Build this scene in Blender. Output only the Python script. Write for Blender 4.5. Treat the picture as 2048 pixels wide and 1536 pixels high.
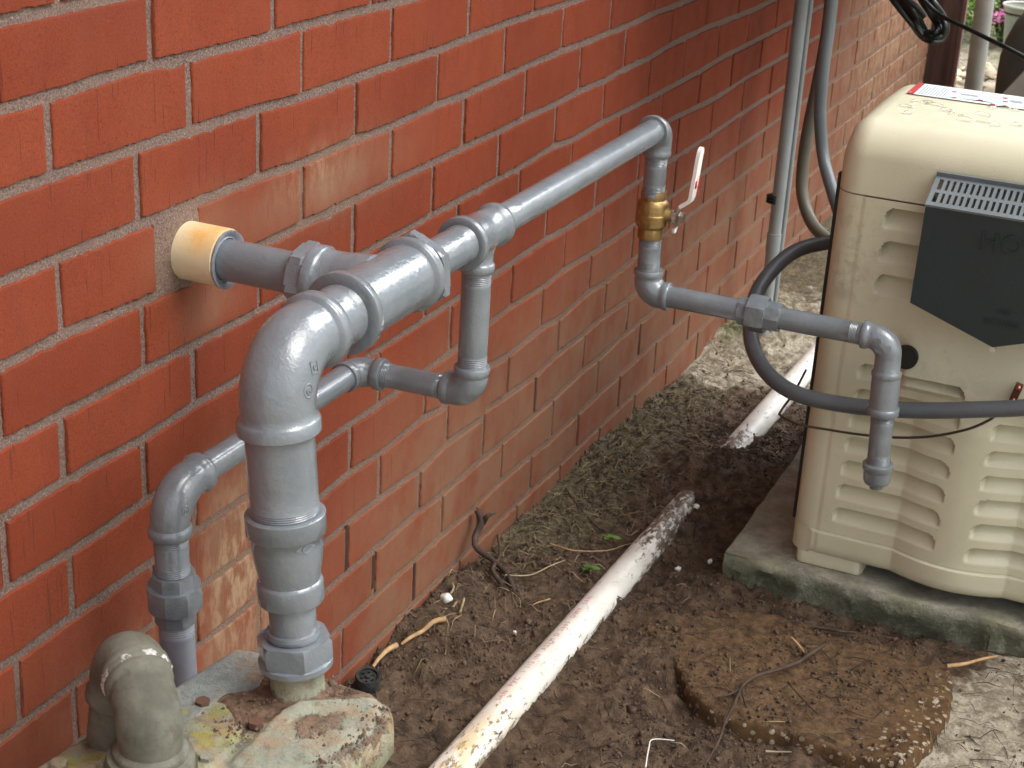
import bpy, bmesh, math, random
import numpy as np
from mathutils import Vector, Matrix
from mathutils.bvhtree import BVHTree
random.seed(7); RNG = np.random.default_rng(11)
for o in list(bpy.data.objects): bpy.data.objects.remove(o)
SC = bpy.context.scene; COL = SC.collection

# ------------------------------------------------------------------ camera
# wall face is x = 0, y runs along the wall away from the camera, z up, metres
FPX = 3270.134489997208
RR = [[0.9101299675617183, 0.4108620339314296, 0.053439977730435455], [0.20289362137696432, -0.3295093200149292, -0.9220942394505236], [-0.3612445439735278, 0.8500682308479846, -0.3832575926871252]]
CP = Vector((0.8806510620962158, 0.0, 0.3194022071298542 + 0.87))
cam = bpy.data.cameras.new('camera'); camo = bpy.data.objects.new('camera', cam); COL.objects.link(camo)
CR0, CR1, CR2 = [Vector(r) for r in RR]
camo.matrix_world = Matrix(((CR0.x, -CR1.x, -CR2.x, CP.x), (CR0.y, -CR1.y, -CR2.y, CP.y), (CR0.z, -CR1.z, -CR2.z, CP.z), (0, 0, 0, 1)))
cam.sensor_width = 36; cam.lens = FPX / 2048 * 36; cam.clip_end = 500; cam.clip_start = 0.02
cam.dof.use_dof = True; cam.dof.focus_distance = 1.75; cam.dof.aperture_fstop = 22
SC.camera = camo
def ray(x, y):
    a, b = (x - 1024) / FPX, (y - 768) / FPX
    return CR0 * a + CR1 * b + CR2
def onX(x, y, X): v = ray(x, y); return CP + v * ((X - CP.x) / v.x)
def onY(x, y, Y): v = ray(x, y); return CP + v * ((Y - CP.y) / v.y)
def onZ(x, y, Z): v = ray(x, y); return CP + v * ((Z - CP.z) / v.z)

# ------------------------------------------------------------------ light
SUN_EL, SUN_AZ = math.radians(55), math.radians(88)      # azimuth clockwise from +Y
SKY_PATCH_GAIN = 9.0
W = bpy.data.worlds.new('World'); SC.world = W; W.use_nodes = True
nt = W.node_tree; nt.nodes.clear()
sky = nt.nodes.new('ShaderNodeTexSky'); sky.sky_type = 'NISHITA'; sky.sun_disc = False
sky.sun_elevation = SUN_EL; sky.sun_rotation = SUN_AZ; sky.dust_density = 4.0; sky.air_density = 1.0; sky.ozone_density = 0.6
hsv = nt.nodes.new('ShaderNodeHueSaturation'); hsv.inputs['Saturation'].default_value = 0.18   # overcast: nearly colourless cloud
bg = nt.nodes.new('ShaderNodeBackground'); bg.inputs[1].default_value = 0.15
wo = nt.nodes.new('ShaderNodeOutputWorld')
# added bright sky patch, apart from the sun, to put highlights on the pipes
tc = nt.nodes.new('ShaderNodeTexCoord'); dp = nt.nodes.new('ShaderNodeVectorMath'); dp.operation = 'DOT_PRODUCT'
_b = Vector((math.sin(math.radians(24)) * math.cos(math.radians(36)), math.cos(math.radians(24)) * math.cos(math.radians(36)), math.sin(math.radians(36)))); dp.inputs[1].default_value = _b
mr = nt.nodes.new('ShaderNodeMapRange'); mr.interpolation_type = 'SMOOTHSTEP'; mr.inputs[1].default_value = math.cos(math.radians(19)); mr.inputs[2].default_value = math.cos(math.radians(13)); mr.inputs[3].default_value = 1.0; mr.inputs[4].default_value = SKY_PATCH_GAIN
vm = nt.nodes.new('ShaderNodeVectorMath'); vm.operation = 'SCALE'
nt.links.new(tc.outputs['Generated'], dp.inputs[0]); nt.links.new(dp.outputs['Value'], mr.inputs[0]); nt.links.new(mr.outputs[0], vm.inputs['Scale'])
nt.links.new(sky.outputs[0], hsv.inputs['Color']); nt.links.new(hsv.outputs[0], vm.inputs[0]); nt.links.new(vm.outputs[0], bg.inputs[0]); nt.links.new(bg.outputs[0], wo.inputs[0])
sl = bpy.data.lights.new('sun', 'SUN'); sl.energy = 0.75; sl.angle = math.radians(38); sl.color = (1, .98, .94)
so = bpy.data.objects.new('sun', sl); COL.objects.link(so); so.location = (4, -2, 6)
sd = Vector((math.sin(SUN_AZ) * math.cos(SUN_EL), math.cos(SUN_AZ) * math.cos(SUN_EL), math.sin(SUN_EL)))
so.rotation_euler = sd.to_track_quat('Z', 'Y').to_euler()
SC.view_settings.view_transform = 'Standard'; SC.view_settings.look = 'None'; SC.view_settings.gamma = 1
SC.view_settings.exposure = 0.66
SC.render.resolution_x, SC.render.resolution_y = 1024, 768

# ------------------------------------------------------------------ helpers
def smooth(a, b, x):
    t = np.clip((x - a) / (b - a), 0, 1); return t * t * (3 - 2 * t)
def _hash(ix, iy, seed):
    h = (ix.astype(np.int64) * 374761393 + iy.astype(np.int64) * 668265263 + seed * 974634777) & 0xffffffff
    h = ((h ^ (h >> 13)) * 1274126177) & 0xffffffff
    return ((h ^ (h >> 16)) & 0xffff) / 65535.0
def vnoise(x, y, seed=0):
    ix, iy = np.floor(x), np.floor(y); fx, fy = x - ix, y - iy
    fx = fx * fx * (3 - 2 * fx); fy = fy * fy * (3 - 2 * fy)
    a, b, c, d = _hash(ix, iy, seed), _hash(ix + 1, iy, seed), _hash(ix, iy + 1, seed), _hash(ix + 1, iy + 1, seed)
    return (a * (1 - fx) + b * fx) * (1 - fy) + (c * (1 - fx) + d * fx) * fy
def fbm(x, y, sc, octv=4, seed=0, gain=.5):
    s = 0; a = 1; n = 0
    for i in range(octv):
        s = s + a * vnoise(x * sc + 13.7 * i, y * sc - 7.1 * i, seed + i); n += a; a *= gain; sc *= 2.03
    return s / n

def tag(o, label=None, cat=None, group=None, kind=None):
    if label: o['label'] = label
    if cat: o['category'] = cat
    if group: o['group'] = group
    if kind: o['kind'] = kind
    return o
def empty(name, loc, label, cat, group=None):
    o = bpy.data.objects.new(name, None); COL.objects.link(o); o.location = loc; o.empty_display_size = .05
    o['_loc'] = list(loc); del o['_loc']
    ORG[o.name] = Vector(loc)
    return tag(o, label, cat, group)
ORG = {}
def org(o):
    return ORG.get(o.name, Vector((0, 0, 0))) if o else Vector((0, 0, 0))

class MB:
    """collects geometry in world coordinates, then links it as ONE mesh object"""
    def __init__(s): s.v = []; s.f = []; s.m = []
    def add(s, vs, fs, mi=0):
        n = len(s.v); s.v.extend([tuple(v) for v in vs]); s.f.extend([tuple(i + n for i in f) for f in fs]); s.m.extend([mi] * len(fs)); return n
    def box(s, c, d, rot=None, mi=0):
        vs = []
        for x in (-1, 1):
            for y in (-1, 1):
                for z in (-1, 1):
                    v = Vector((x * d[0] / 2, y * d[1] / 2, z * d[2] / 2))
                    if rot is not None: v = rot @ v
                    vs.append(v + Vector(c))
        s.add(vs, [(0, 1, 3, 2), (4, 6, 7, 5), (0, 4, 5, 1), (2, 3, 7, 6), (0, 2, 6, 4), (1, 5, 7, 3)], mi)
    def sweep(s, pts, tans, rad, seg=28, mi=0, cap=True, wob=0, n0=None, phase=0, poly=None):
        t = Vector(tans[0]).normalized()
        n = Vector(n0) if n0 is not None else (Vector((0, 0, 1)) if abs(t.z) < .8 else Vector((1, 0, 0)))
        n = (n - t * n.dot(t)).normalized(); vs = []; seg = poly or seg
        for i, (p, tt, r) in enumerate(zip(pts, tans, rad)):
            tt = Vector(tt).normalized()
            q = t.rotation_difference(tt); n = q @ n; n = (n - tt * n.dot(tt)).normalized(); t = tt
            b = t.cross(n)
            for k in range(seg):
                a = 2 * math.pi * k / seg + phase
                rr = r * (1 + (wob * (random.random() - .5) if wob else 0))
                vs.append(Vector(p) + (n * math.cos(a) + b * math.sin(a)) * rr)
        m = len(pts); fs = []
        for i in range(m - 1):
            for k in range(seg):
                a = i * seg + k; c = i * seg + (k + 1) % seg
                fs.append((a, c, c + seg, a + seg))
        if cap:
            fs.append(tuple(reversed(range(seg)))); fs.append(tuple((m - 1) * seg + k for k in range(seg)))
        s.add(vs, fs, mi)
    def line(s, a, b, prof, **kw):
        """profile [(distance from a, radius)] swept along a->b"""
        a = Vector(a); d = (Vector(b) - a); d.normalize()
        s.sweep([a + d * q for q, _ in prof], [d] * len(prof), [r for _, r in prof], **kw)
    def tube(s, pts, r, n=8, seg=10, closed=False, **kw):
        """smooth tube through points (Catmull-Rom)"""
        P = [Vector(p) for p in pts]; out = []; rs = []
        R_ = r if isinstance(r, (list, tuple)) else [r] * len(P)
        for i in range(len(P) - 1):
            p0 = P[max(i - 1, 0)]; p1 = P[i]; p2 = P[i + 1]; p3 = P[min(i + 2, len(P) - 1)]
            for k in range(n):
                t = k / n
                out.append(.5 * ((2 * p1) + (p2 - p0) * t + (2 * p0 - 5 * p1 + 4 * p2 - p3) * t * t + (3 * p1 - p0 - 3 * p2 + p3) * t ** 3))
                rs.append(R_[i] * (1 - t) + R_[i + 1] * t)
        out.append(P[-1]); rs.append(R_[-1])
        T = [(out[min(i + 1, len(out) - 1)] - out[max(i - 1, 0)]) for i in range(len(out))]
        s.sweep(out, T, rs, seg=seg, **kw); return out
    def build(s, name, mats, parent=None, angle=32, attrs=None):
        me = bpy.data.meshes.new(name); O_ = org(parent) if parent is not None else Vector((0, 0, 0))
        pp = parent
        if parent is not None and parent.name not in ORG: O_ = ORGP.get(parent.name, Vector((0, 0, 0)))
        me.from_pydata([(v[0] - O_.x, v[1] - O_.y, v[2] - O_.z) for v in s.v], [], s.f)
        if not isinstance(mats, (list, tuple)): mats = [mats]
        for m in mats: me.materials.append(m)
        me.polygons.foreach_set('material_index', s.m)
        me.polygons.foreach_set('use_smooth', [True] * len(s.f))
        if attrs:
            for k, a in attrs.items():
                at = me.attributes.new(k, 'FLOAT', 'POINT'); at.data.foreach_set('value', np.asarray(a, dtype=np.float32))
        me.update()
        if angle is not None: me.set_sharp_from_angle(angle=math.radians(angle))
        o = bpy.data.objects.new(name, me); COL.objects.link(o)
        if parent is not None: o.parent = parent; ORGP[o.name] = O_
        return o
ORGP = {}

# ---- materials
class NT:
    def __init__(s, name):
        s.m = bpy.data.materials.new(name); s.m.use_nodes = True; s.t = s.m.node_tree; s.t.nodes.clear()
        s.b = s.n('ShaderNodeBsdfPrincipled'); s.o = s.n('ShaderNodeOutputMaterial'); s.l(s.b.outputs[0], s.o.inputs[0])
    def n(s, t, **k):
        x = s.t.nodes.new(t)
        for a, v in k.items(): setattr(x, a, v)
        return x
    def l(s, a, b): s.t.links.new(a, b)
    def co(s, scale=(1, 1, 1)):
        g = s.n('ShaderNodeNewGeometry'); mp = s.n('ShaderNodeMapping'); mp.inputs['Scale'].default_value = scale
        s.l(g.outputs['Position'], mp.inputs[0]); return mp.outputs[0]
    def noise(s, sc, det=4, rough=.55, scale=(1, 1, 1), dist=0):
        n = s.n('ShaderNodeTexNoise'); n.inputs['Scale'].default_value = sc; n.inputs['Detail'].default_value = det
        n.inputs['Roughness'].default_value = rough; n.inputs['Distortion'].default_value = dist; s.l(s.co(scale), n.inputs[0]); return n.outputs[0]
    def voro(s, sc, scale=(1, 1, 1), feature='F1', out=0):
        n = s.n('ShaderNodeTexVoronoi'); n.feature = feature; n.inputs['Scale'].default_value = sc; s.l(s.co(scale), n.inputs[0]); return n.outputs[out]
    def ramp(s, f, a, b, lo=0., hi=1.):
        m = s.n('ShaderNodeMapRange'); m.interpolation_type = 'SMOOTHSTEP'
        m.inputs[1].default_value = a; m.inputs[2].default_value = b; m.inputs[3].default_value = lo; m.inputs[4].default_value = hi
        s.l(f, m.inputs[0]); return m.outputs[0]
    def math(s, op, a, b=None):
        m = s.n('ShaderNodeMath', operation=op)
        for i, v in enumerate((a, b)):
            if v is None: continue
            if isinstance(v, (int, float)): m.inputs[i].default_value = v
            else: s.l(v, m.inputs[i])
        return m.outputs[0]
    def mix(s, f, a, b, mode='MIX'):
        m = s.n('ShaderNodeMix', data_type='RGBA', blend_type=mode)
        if isinstance(f, (int, float)): m.inputs[0].default_value = f
        else: s.l(f, m.inputs[0])
        for i, v in ((6, a), (7, b)):
            if isinstance(v, (tuple, list)): m.inputs[i].default_value = (*v[:3], 1)
            else: s.l(v, m.inputs[i])
        return m.outputs[2]
    def attr(s, name):
        a = s.n('ShaderNodeAttribute'); a.attribute_name = name; return a.outputs['Fac']
    def bump(s, h, dist, strength=1.0, prev=None):
        b = s.n('ShaderNodeBump'); b.inputs['Distance'].default_value = dist; b.inputs['Strength'].default_value = strength
        s.l(h, b.inputs['Height'])
        if prev is not None: s.l(prev, b.inputs['Normal'])
        return b.outputs[0]
    def fin(s, col=None, rough=None, metal=None, nrm=None, coat=None, spec=None):
        def put(n, v):
            if v is None: return
            if isinstance(v, (int, float)): s.b.inputs[n].default_value = v
            elif isinstance(v, (tuple, list)): s.b.inputs[n].default_value = (*v[:3], 1)
            else: s.l(v, s.b.inputs[n])
        put('Base Color', col); put('Roughness', rough); put('Metallic', metal); put('Normal', nrm); put('Coat Weight', coat); put('Specular IOR Level', spec)
        return s.m
def plain(name, col, rough=.5, metal=0., bump=0, bs=200, var=.15, vs=12):
    t = NT(name); f = t.noise(vs, 5); c = t.mix(t.ramp(f, .3, .7), [x * (1 - var) for x in col], [min(1, x * (1 + var)) for x in col])
    nr = t.bump(t.noise(bs, 3), bump) if bump else None
    return t.fin(c, rough, metal, nr)

def mat_brick():
    t = NT('brick'); rnd = t.attr('rnd'); dirt = t.attr('dirt')
    c = t.mix(rnd, (.170, .029, .0112), (.235, .045, .018))
    st = t.noise(30, 5, .6, (1, 1, .16)); c = t.mix(t.ramp(st, .35, .75, 0, .6), c, (.17, .032, .015))
    c = t.mix(t.ramp(t.noise(5.5, 4), .35, .7, 0, .5), c, (.27, .058, .024))
    gr = t.noise(520, 3, .7); c = t.mix(t.ramp(gr, .46, .66, 0, .6), c, (.11, .018, .009)); c = t.mix(t.ramp(t.noise(11, 6, .7), .5, .7, 0, .5), c, (.15, .030, .014))
    c = t.mix(t.ramp(t.noise(800, 2), .66, .8, 0, .35), c, (.62, .3, .2))
    pit = t.ramp(t.noise(330, 2, .6), .30, .38, 1, 0); c = t.mix(t.math('MULTIPLY', pit, .55), c, (.07, .018, .010))
    # thin vertical dark scratches from the brick die
    v = t.noise(240, 2, .4, (1, 1, .055)); c = t.mix(t.ramp(v, .66, .73, 0, .55), c, (.09, .025, .018))
    # earth splashed on the wall / lime film
    dn = t.noise(14, 5, .65, (1, 1, .7)); m = t.math('MULTIPLY', dirt, t.ramp(dn, .25, .65, .35, 1))
    c = t.mix(t.math('MULTIPLY', m, .82), c, (.225, .128, .078))
    w = t.math('MULTIPLY', t.attr('lime'), t.ramp(t.noise(60, 5, .7, (1, 1, .4)), .42, .62)); c = t.mix(t.math('MULTIPLY', w, .6), c, (.42, .31, .19))
    h = t.math('ADD', t.math('MULTIPLY', t.noise(420, 3), .6), t.math('MULTIPLY', st, .25))
    nr = t.bump(h, .0006, .8); nr = t.bump(t.ramp(v, .66, .74, 1, 0), .001, .6, nr)
    return t.fin(c, t.ramp(t.noise(20, 3), .3, .7, .7, .9), nrm=nr, spec=.15)
def mat_mortar():
    t = NT('mortar'); c = t.mix(t.ramp(t.noise(420, 3, .7), .35, .65), (.12, .078, .066), (.28, .20, .168))
    c = t.mix(t.ramp(t.noise(6, 4), .4, .65, 0, .5), c, (.21, .14, .105), )
    c = t.mix(t.math('MULTIPLY', t.attr('dirt'), t.ramp(t.noise(9, 4), .3, .6, .2, .7)), c, (.26, .165, .10))
    c = t.mix(t.ramp(t.noise(700, 1), .70, .76), c, (.6, .54, .48))
    nr = t.bump(t.noise(380, 4, .7), .003, 1); return t.fin(c, .9, nrm=nr, spec=.25)
def mat_grey_paint():
    t = NT('glossy grey paint')
    c = t.mix(t.ramp(t.noise(25, 4), .3, .7), (.146, .168, .186), (.180, .203, .221))
    lump = t.noise(70, 3, .5); brush = t.noise(260, 4, .6, (1, 1, 1), .6)
    nr = t.bump(lump, .0012, .7); nr = t.bump(brush, .00055, .9, nr)
    sp = t.voro(90); nr = t.bump(t.ramp(sp, .0, .05, 1, 0), .0006, .4, nr)
    return t.fin(c, t.ramp(t.noise(40, 3), .3, .7, .035, .08), nrm=nr, spec=.7, coat=.5)
def mat_grey_dull():
    t = NT('grey paint film'); c = t.mix(t.ramp(t.noise(25, 4), .3, .7), (.18, .192, .225), (.24, .252, .285))
    nr = t.bump(t.noise(70, 3, .5), .0008, .6); return t.fin(c, t.ramp(t.noise(30, 3), .35, .7, .26, .5), nrm=nr)
def mat_brass():
    t = NT('brass'); c = t.mix(t.ramp(t.noise(60, 4), .3, .7), (.28, .185, .07), (.42, .29, .125))
    return t.fin(c, .42, .85, t.bump(t.noise(300, 3), .0006, .8))
def mat_tan():
    t = NT('tan powder coat')
    c = t.mix(t.ramp(t.noise(7, 3), .3, .7), (.60, .575, .415), (.665, .64, .475))
    d = t.attr('grime'); m = t.math('MULTIPLY', d, t.ramp(t.noise(34, 6, .72, dist=.5), .42, .66)); c = t.mix(t.math('MULTIPLY', m, .6), c, (.33, .31, .20))
    c = t.mix(t.ramp(t.noise(330, 2), .70, .76, 0, .55), c, (.2, .17, .1))
    nr = t.bump(t.noise(400, 2), .0004, .6)
    return t.fin(c, .36, nrm=nr, spec=.5)
def mat_ground():
    t = NT('soil'); sand = t.attr('sand'); grass = t.attr('thatch')
    a = t.mix(t.ramp(t.noise(38, 6, .7), .32, .66), (.060, .037, .022), (.25, .165, .105))
    a = t.mix(t.ramp(t.noise(9, 4), .45, .7, 0, .45), a, (.19, .115, .065))
    b = t.mix(t.ramp(t.noise(55, 6, .7), .35, .62), (.36, .29, .20), (.82, .74, .58))
    b = t.mix(t.ramp(t.noise(80, 5, .7), .60, .72), b, (.09, .065, .04))
    g = t.mix(t.ramp(t.noise(120, 5, .75), .35, .65), (.07, .06, .03), (.30, .24, .14))
    sm = t.ramp(t.math('ADD', sand, t.math('MULTIPLY', t.math('SUBTRACT', t.noise(22, 5, .7), .5), 1.1)), .38, .62)
    gm = t.ramp(t.math('ADD', grass, t.math('MULTIPLY', t.math('SUBTRACT', t.noise(30, 5, .7), .5), 1.2)), .35, .7)
    c = t.mix(gm, a, g); c = t.mix(sm, c, b); c = t.mix(t.ramp(t.noise(260, 5, .8), .56, .66, 0, .5), c, (.04, .026, .017)); c = t.mix(t.ramp(t.noise(330, 3, .7), .66, .72, 0, .5), c, (.34, .27, .19))
    c = t.mix(t.math('MULTIPLY', t.attr('green'), t.ramp(t.noise(90, 4), .3, .6)), c, (.13, .17, .035))
    h = t.math('ADD', t.noise(130, 6, .75), t.math('MULTIPLY', t.noise(430, 4, .7), .4))
    nr = t.bump(h, .013, 1); return t.fin(c, t.ramp(t.noise(15, 3), .4, .6, .6, .92), nrm=nr, spec=.35)
def mat_pvc():
    t = NT('white pvc')
    c = t.mix(t.ramp(t.noise(14, 4), .35, .7), (.74, .73, .66), (.82, .81, .76))
    sp = t.ramp(t.math('ADD', t.noise(120, 5, .75, (1, .4, 1)), t.math('MULTIPLY', t.attr('mud'), .20)), .63, .72); c = t.mix(sp, c, (.125, .085, .055))
    c = t.mix(t.math('MULTIPLY', t.ramp(t.noise(30, 5, .7, (1, .5, 1)), .4, .7), .35), c, (.52, .42, .32))
    c = t.mix(t.math('MULTIPLY', t.attr('stain'), t.ramp(t.noise(40, 5, .6, (1, .25, 1)), .35, .6)), c, (.62, .44, .22))
    return t.fin(c, .38, nrm=t.bump(sp, .0012, 1))
def mat_concrete():
    t = NT('mossy concrete'); c = t.mix(t.ramp(t.noise(22, 6, .7), .35, .65), (.28, .27, .215), (.48, .465, .385))
    c = t.mix(t.ramp(t.noise(9, 4), .45, .62, 0, .5), c, (.33, .34, .19))
    m = t.attr('moss'); mm = t.math('MULTIPLY', m, t.ramp(t.noise(45, 6, .75), .3, .55, .35, 1)); c = t.mix(mm, c, (.105, .115, .075))
    c = t.mix(t.ramp(t.noise(200, 4, .7), .62, .7, 0, .7), c, (.07, .065, .05))
    return t.fin(c, .85, nrm=t.bump(t.noise(110, 6, .75), .006, 1), spec=.3)
def mat_slab():
    t = NT('aggregate slab'); side = t.attr('bare')
    v = t.voro(95); vc = t.voro(95, out=1); peb = t.ramp(v, .30, .42, 1, 0)
    base = t.mix(t.ramp(t.noise(30, 5), .35, .65), (.13, .07, .03), (.24, .135, .055))
    pc = t.mix(t.ramp(t.noise(70, 3), .35, .65), (.42, .32, .20), (.78, .68, .52))
    sel = t.ramp(t.noise(180, 1), .36, .44)
    agg = t.mix(t.math('MULTIPLY', peb, sel), base, pc)
    mud = t.mix(t.ramp(t.noise(75, 8, .78), .35, .65), (.095, .054, .026), (.27, .165, .085))
    f = t.ramp(t.math('ADD', side, t.math('MULTIPLY', t.math('SUBTRACT', t.noise(28, 5, .7), .5), .9)), .4, .62)
    c = t.mix(f, mud, agg); nr = t.bump(t.noise(120, 8, .8), .010, 1); nr = t.bump(t.math('MULTIPLY', peb, f), .002, 1, nr)
    return t.fin(c, .8, nrm=nr, spec=.35)
def mat_meter():
    t = NT('weathered meter casting'); 
    c = t.mix(t.ramp(t.noise(16, 5), .35, .65), (.22, .235, .18), (.37, .36, .27))
    plate = t.attr('galv'); g = t.mix(t.ramp(t.noise(60, 4), .35, .65), (.19, .215, .20), (.28, .31, .295)); c = t.mix(plate, c, g)
    mud = t.ramp(t.math('ADD', t.attr('mud'), t.math('MULTIPLY', t.math('SUBTRACT', t.noise(26, 6, .72), .5), 1.1)), .42, .6)
    mc = t.mix(t.ramp(t.noise(60, 5, .7), .35, .65), (.09, .055, .036), (.26, .165, .105)); 
    ms = t.math('MULTIPLY', t.attr('moss'), t.ramp(t.noise(36, 6, .7), .45, .58)); c = t.mix(ms, c, (.30, .30, .05))
    tan = t.ramp(t.noise(20, 5, .65), .46, .62, 0, .7); c = t.mix(tan, c, (.32, .205, .115)); c = t.mix(mud, c, mc)
    sp = t.ramp(t.noise(240, 3, .7), .66, .72); c = t.mix(sp, c, (.12, .07, .04))
    c = t.mix(t.ramp(t.noise(60, 6, .75), .52, .64, 0, .6), c, (.17, .12, .08)); nr = t.bump(t.noise(160, 6, .75), .003, 1); nr = t.bump(mud, .0025, 1, nr)
    return t.fin(c, t.ramp(mud, 0, 1, .6, .9), nrm=nr, spec=.35)
def mat_weathered_pipe():
    t = NT('weathered grey plastic'); c = t.mix(t.ramp(t.noise(22, 5, .6), .35, .65), (.095, .094, .072), (.165, .163, .130))
    c = t.mix(t.ramp(t.noise(10, 4), .52, .66, 0, .55), c, (.23, .21, .15)); c = t.mix(t.math('MULTIPLY', t.attr('tape'), t.ramp(t.noise(80, 5, .7), .48, .56)), c, (.5, .5, .47))
    c = t.mix(t.ramp(t.noise(45, 6, .75), .5, .66, 0, .65), c, (.085, .075, .055)); return t.fin(c, .75, nrm=t.bump(t.noise(300, 5, .7), .0006, .8), spec=.15)
def mat_sleeve():
    t = NT('yellowed pvc'); c = t.mix(t.math('MULTIPLY', t.attr('stain'), t.ramp(t.noise(45, 5, .7), .3, .6, .45, 1)), (.70, .60, .40), (.68, .36, .09)); c = t.mix(t.ramp(t.noise(70, 5, .7), .55, .7, 0, .5), c, (.52, .44, .30)); return t.fin(c, .5, nrm=t.bump(t.noise(200, 3), .0004))
def mat_leaf(name, a, b, vs=9):
    t = NT(name); c = t.mix(t.ramp(t.noise(vs, 3), .35, .65), a, b); t.b.inputs['Subsurface Weight'].default_value = 0
    return t.fin(c, .5)
def mat_wood():
    t = NT('dark red wood'); c = t.mix(t.ramp(t.noise(40, 5, .6, (1, 1, .08)), .35, .65), (.075, .036, .03), (.15, .078, .066)); return t.fin(c, .6, nrm=t.bump(t.noise(200, 3, .6, (1, 1, .1)), .002))
M = dict(brick=mat_brick(), mortar=mat_mortar(), paint=mat_grey_paint(), dull=mat_grey_dull(), brass=mat_brass(), tan=mat_tan(), soil=mat_ground(),
         pvc=mat_pvc(), conc=mat_concrete(), slab=mat_slab(), meter=mat_meter(), wpipe=mat_weathered_pipe(), sleeve=mat_sleeve(), wood=mat_wood(),
         dark=plain('dark gap', (.012, .012, .011), .9), louvre=plain('dark slate coating', (.009, .018, .021), .48, bump=.0004, bs=500, var=.1),
         grille=plain('grey coated grille', (.15, .175, .185), .5, var=.1), rubber=plain('black rubber', (.012, .013, .011), .6), cond=plain('grey conduit', (.30, .33, .335), .5, var=.1),
         flex=plain('dark grey flex', (.085, .095, .105), .4, bump=.0006, bs=250), flexl=plain('light grey flex', (.15, .178, .19), .38), olive=plain('olive grey flex', (.125, .12, .09), .5),
         cable=plain('black cable', (.010, .014, .013), .33), wire=plain('brown wire', (.05, .038, .028), .5), steel=plain('zinc steel', (.62, .62, .58), .3, 1., bump=.0005),
         vinyl=plain('white vinyl', (.86, .83, .79), .35, var=.04), red=plain('red print', (.42, .03, .035), .5), rust=plain('rusty iron', (.11, .052, .034), .8, bump=.001), blk=plain('black print', (.03, .03, .035), .6),
         twig=plain('dry twig', (.42, .27, .13), .8, var=.3, vs=60), root=plain('dark root', (.06, .038, .026), .85, bump=.001, bs=150, var=.4, vs=60), straw=plain('straw', (.34, .26, .15), .8, var=.5, vs=30),
         crumb=plain('soil crumb', (.095, .06, .038), .9, var=.5, vs=70), fibre=plain('dark fibre', (.05, .034, .024), .9, var=.5, vs=40), white=plain('white flake', (.78, .77, .72), .5), 
         copper=plain('copper lug', (.55, .25, .15), .4, 1.), lug=plain('tarnished red lug', (.13, .045, .03), .45, .3), label=plain('white sticker', (.82, .84, .85), .35, var=.02), ink=plain('grey ink', (.26, .33, .38), .5), pink_ink=plain('pale red ink', (.66, .24, .22), .5),
         post=plain('grey painted pipe', (.36, .36, .32), .5), bin=plain('dark grey fabric', (.055, .063, .062), .8), board=plain('light grey panel', (.33, .32, .29), .5), pot=plain('pale green pot', (.42, .48, .38), .5),
         leafd=mat_leaf('dark leaf', (.03, .065, .012), (.07, .14, .02)), leafl=mat_leaf('sunlit leaf', (.25, .45, .05), (.5, .7, .15)), flower=mat_leaf('pink petal', (.7, .12, .42), (.85, .35, .6)),
         stone=plain('pale stone', (.72, .60, .42), .8, var=.35, vs=8, bump=.004, bs=60), soffit=plain('painted soffit', (.55, .52, .46), .7), cap=plain('black plastic', (.022, .023, .022), .75, bump=.002, bs=150, var=.6, vs=90), water=None, leafg=mat_leaf('weed leaf', (.05, .12, .02), (.14, .26, .05)), pebble=plain('white pebble', (.75, .72, .66), .5, var=.06))
def mat_water():
    t = NT('water'); t.b.inputs['Transmission Weight'].default_value = 1; t.b.inputs['IOR'].default_value = 1.33
    return t.fin((1, 1, 1), .02)
M['water'] = mat_water()

# ------------------------------------------------------------------ brick wall
L = {0:[(97,195),(272,138),(381,115),(517,80.5),(605,52.5),(712,24.4),(785,8.5)],
1:[(99,357),(381,263),(517,218.5),(605,196),(712,157.5),(783,132),(876,102.5),(938,77),(1010,49),(1068,29),(1129,10)],
2:[(120,517),(278,452),(520,355.5),(605,327),(712,279.5),(783,254),(876,210),(932,190),(1007,156),(1056,133),(1125,102.5),(1164,90),(1222,65),(1256,52),(1312,26),(1348,13)],
3:[(0,737),(124.5,671),(288,605),(783,365),(866,327),(924,298),(998,264),(1046,240),(1115,207.5),(1159,183),(1212,162),(1249,140),(1300,117),(1340,92),(1413,56.6),(1507,20.5)],
4:[(0,893),(127,829),(288,743),(389,689),(498,634),(983,366),(1039,337),(1110,293),(1146,281),(1203,246.5),(1242,227),(1298,199),(1327,183),(1398,146),(1440,119),(1520,78),(1579,47)],
5:[(0,1042),(129,964),(290.5,876),(388,812),(469,766),(1349,237),(1429,199),(1495,156),(1567,115)],
6:[(12,1183),(142.6,1104),(205,1062),(290,1003),(986.6,552.5),(1026,526),(1094,479),(1133,458.5),(1427,267.6),(1487,226.5),(1507,213),(1560,180)],
7:[(0,1339),(39,1314),(148,1232),(283,1140),(627,902),(702,848),(790,790),(977,648),(1023,613),(1087,574),(1129,540),(1183,508),(1250,464.6)],
8:[(637,1000),(698,948),(761,907),(849,835),(881,819),(982,731),(1016,712),(1084,656),(1121,636),(1178,584),(1211,565),(1267,520)],
9:[(646,1090),(695,1048),(756,1000),(844,936),(893,887),(964,838),(974,818.6),(1011,794),(1074,749),(1113,711),(1170,667),(1206,635),(1255,601)],
10:[(695,1146),(749,1100),(837,1024),(885.6,987),(966,917),(1003,887),(1106,799),(1165,743),(1196,720),(1248,670),(1277,648),(1311,621)],
11:[(800,1146),(832,1119),(881,1073),(951,1014),(995,968),(1061,912),(1100,882),(1194,792),(1240,750),(1311,684),(1377,631)],
12:[(1003,1036),(1056,987),(1100,948),(1236,819),(1331,731),(1394,665)]}
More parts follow.
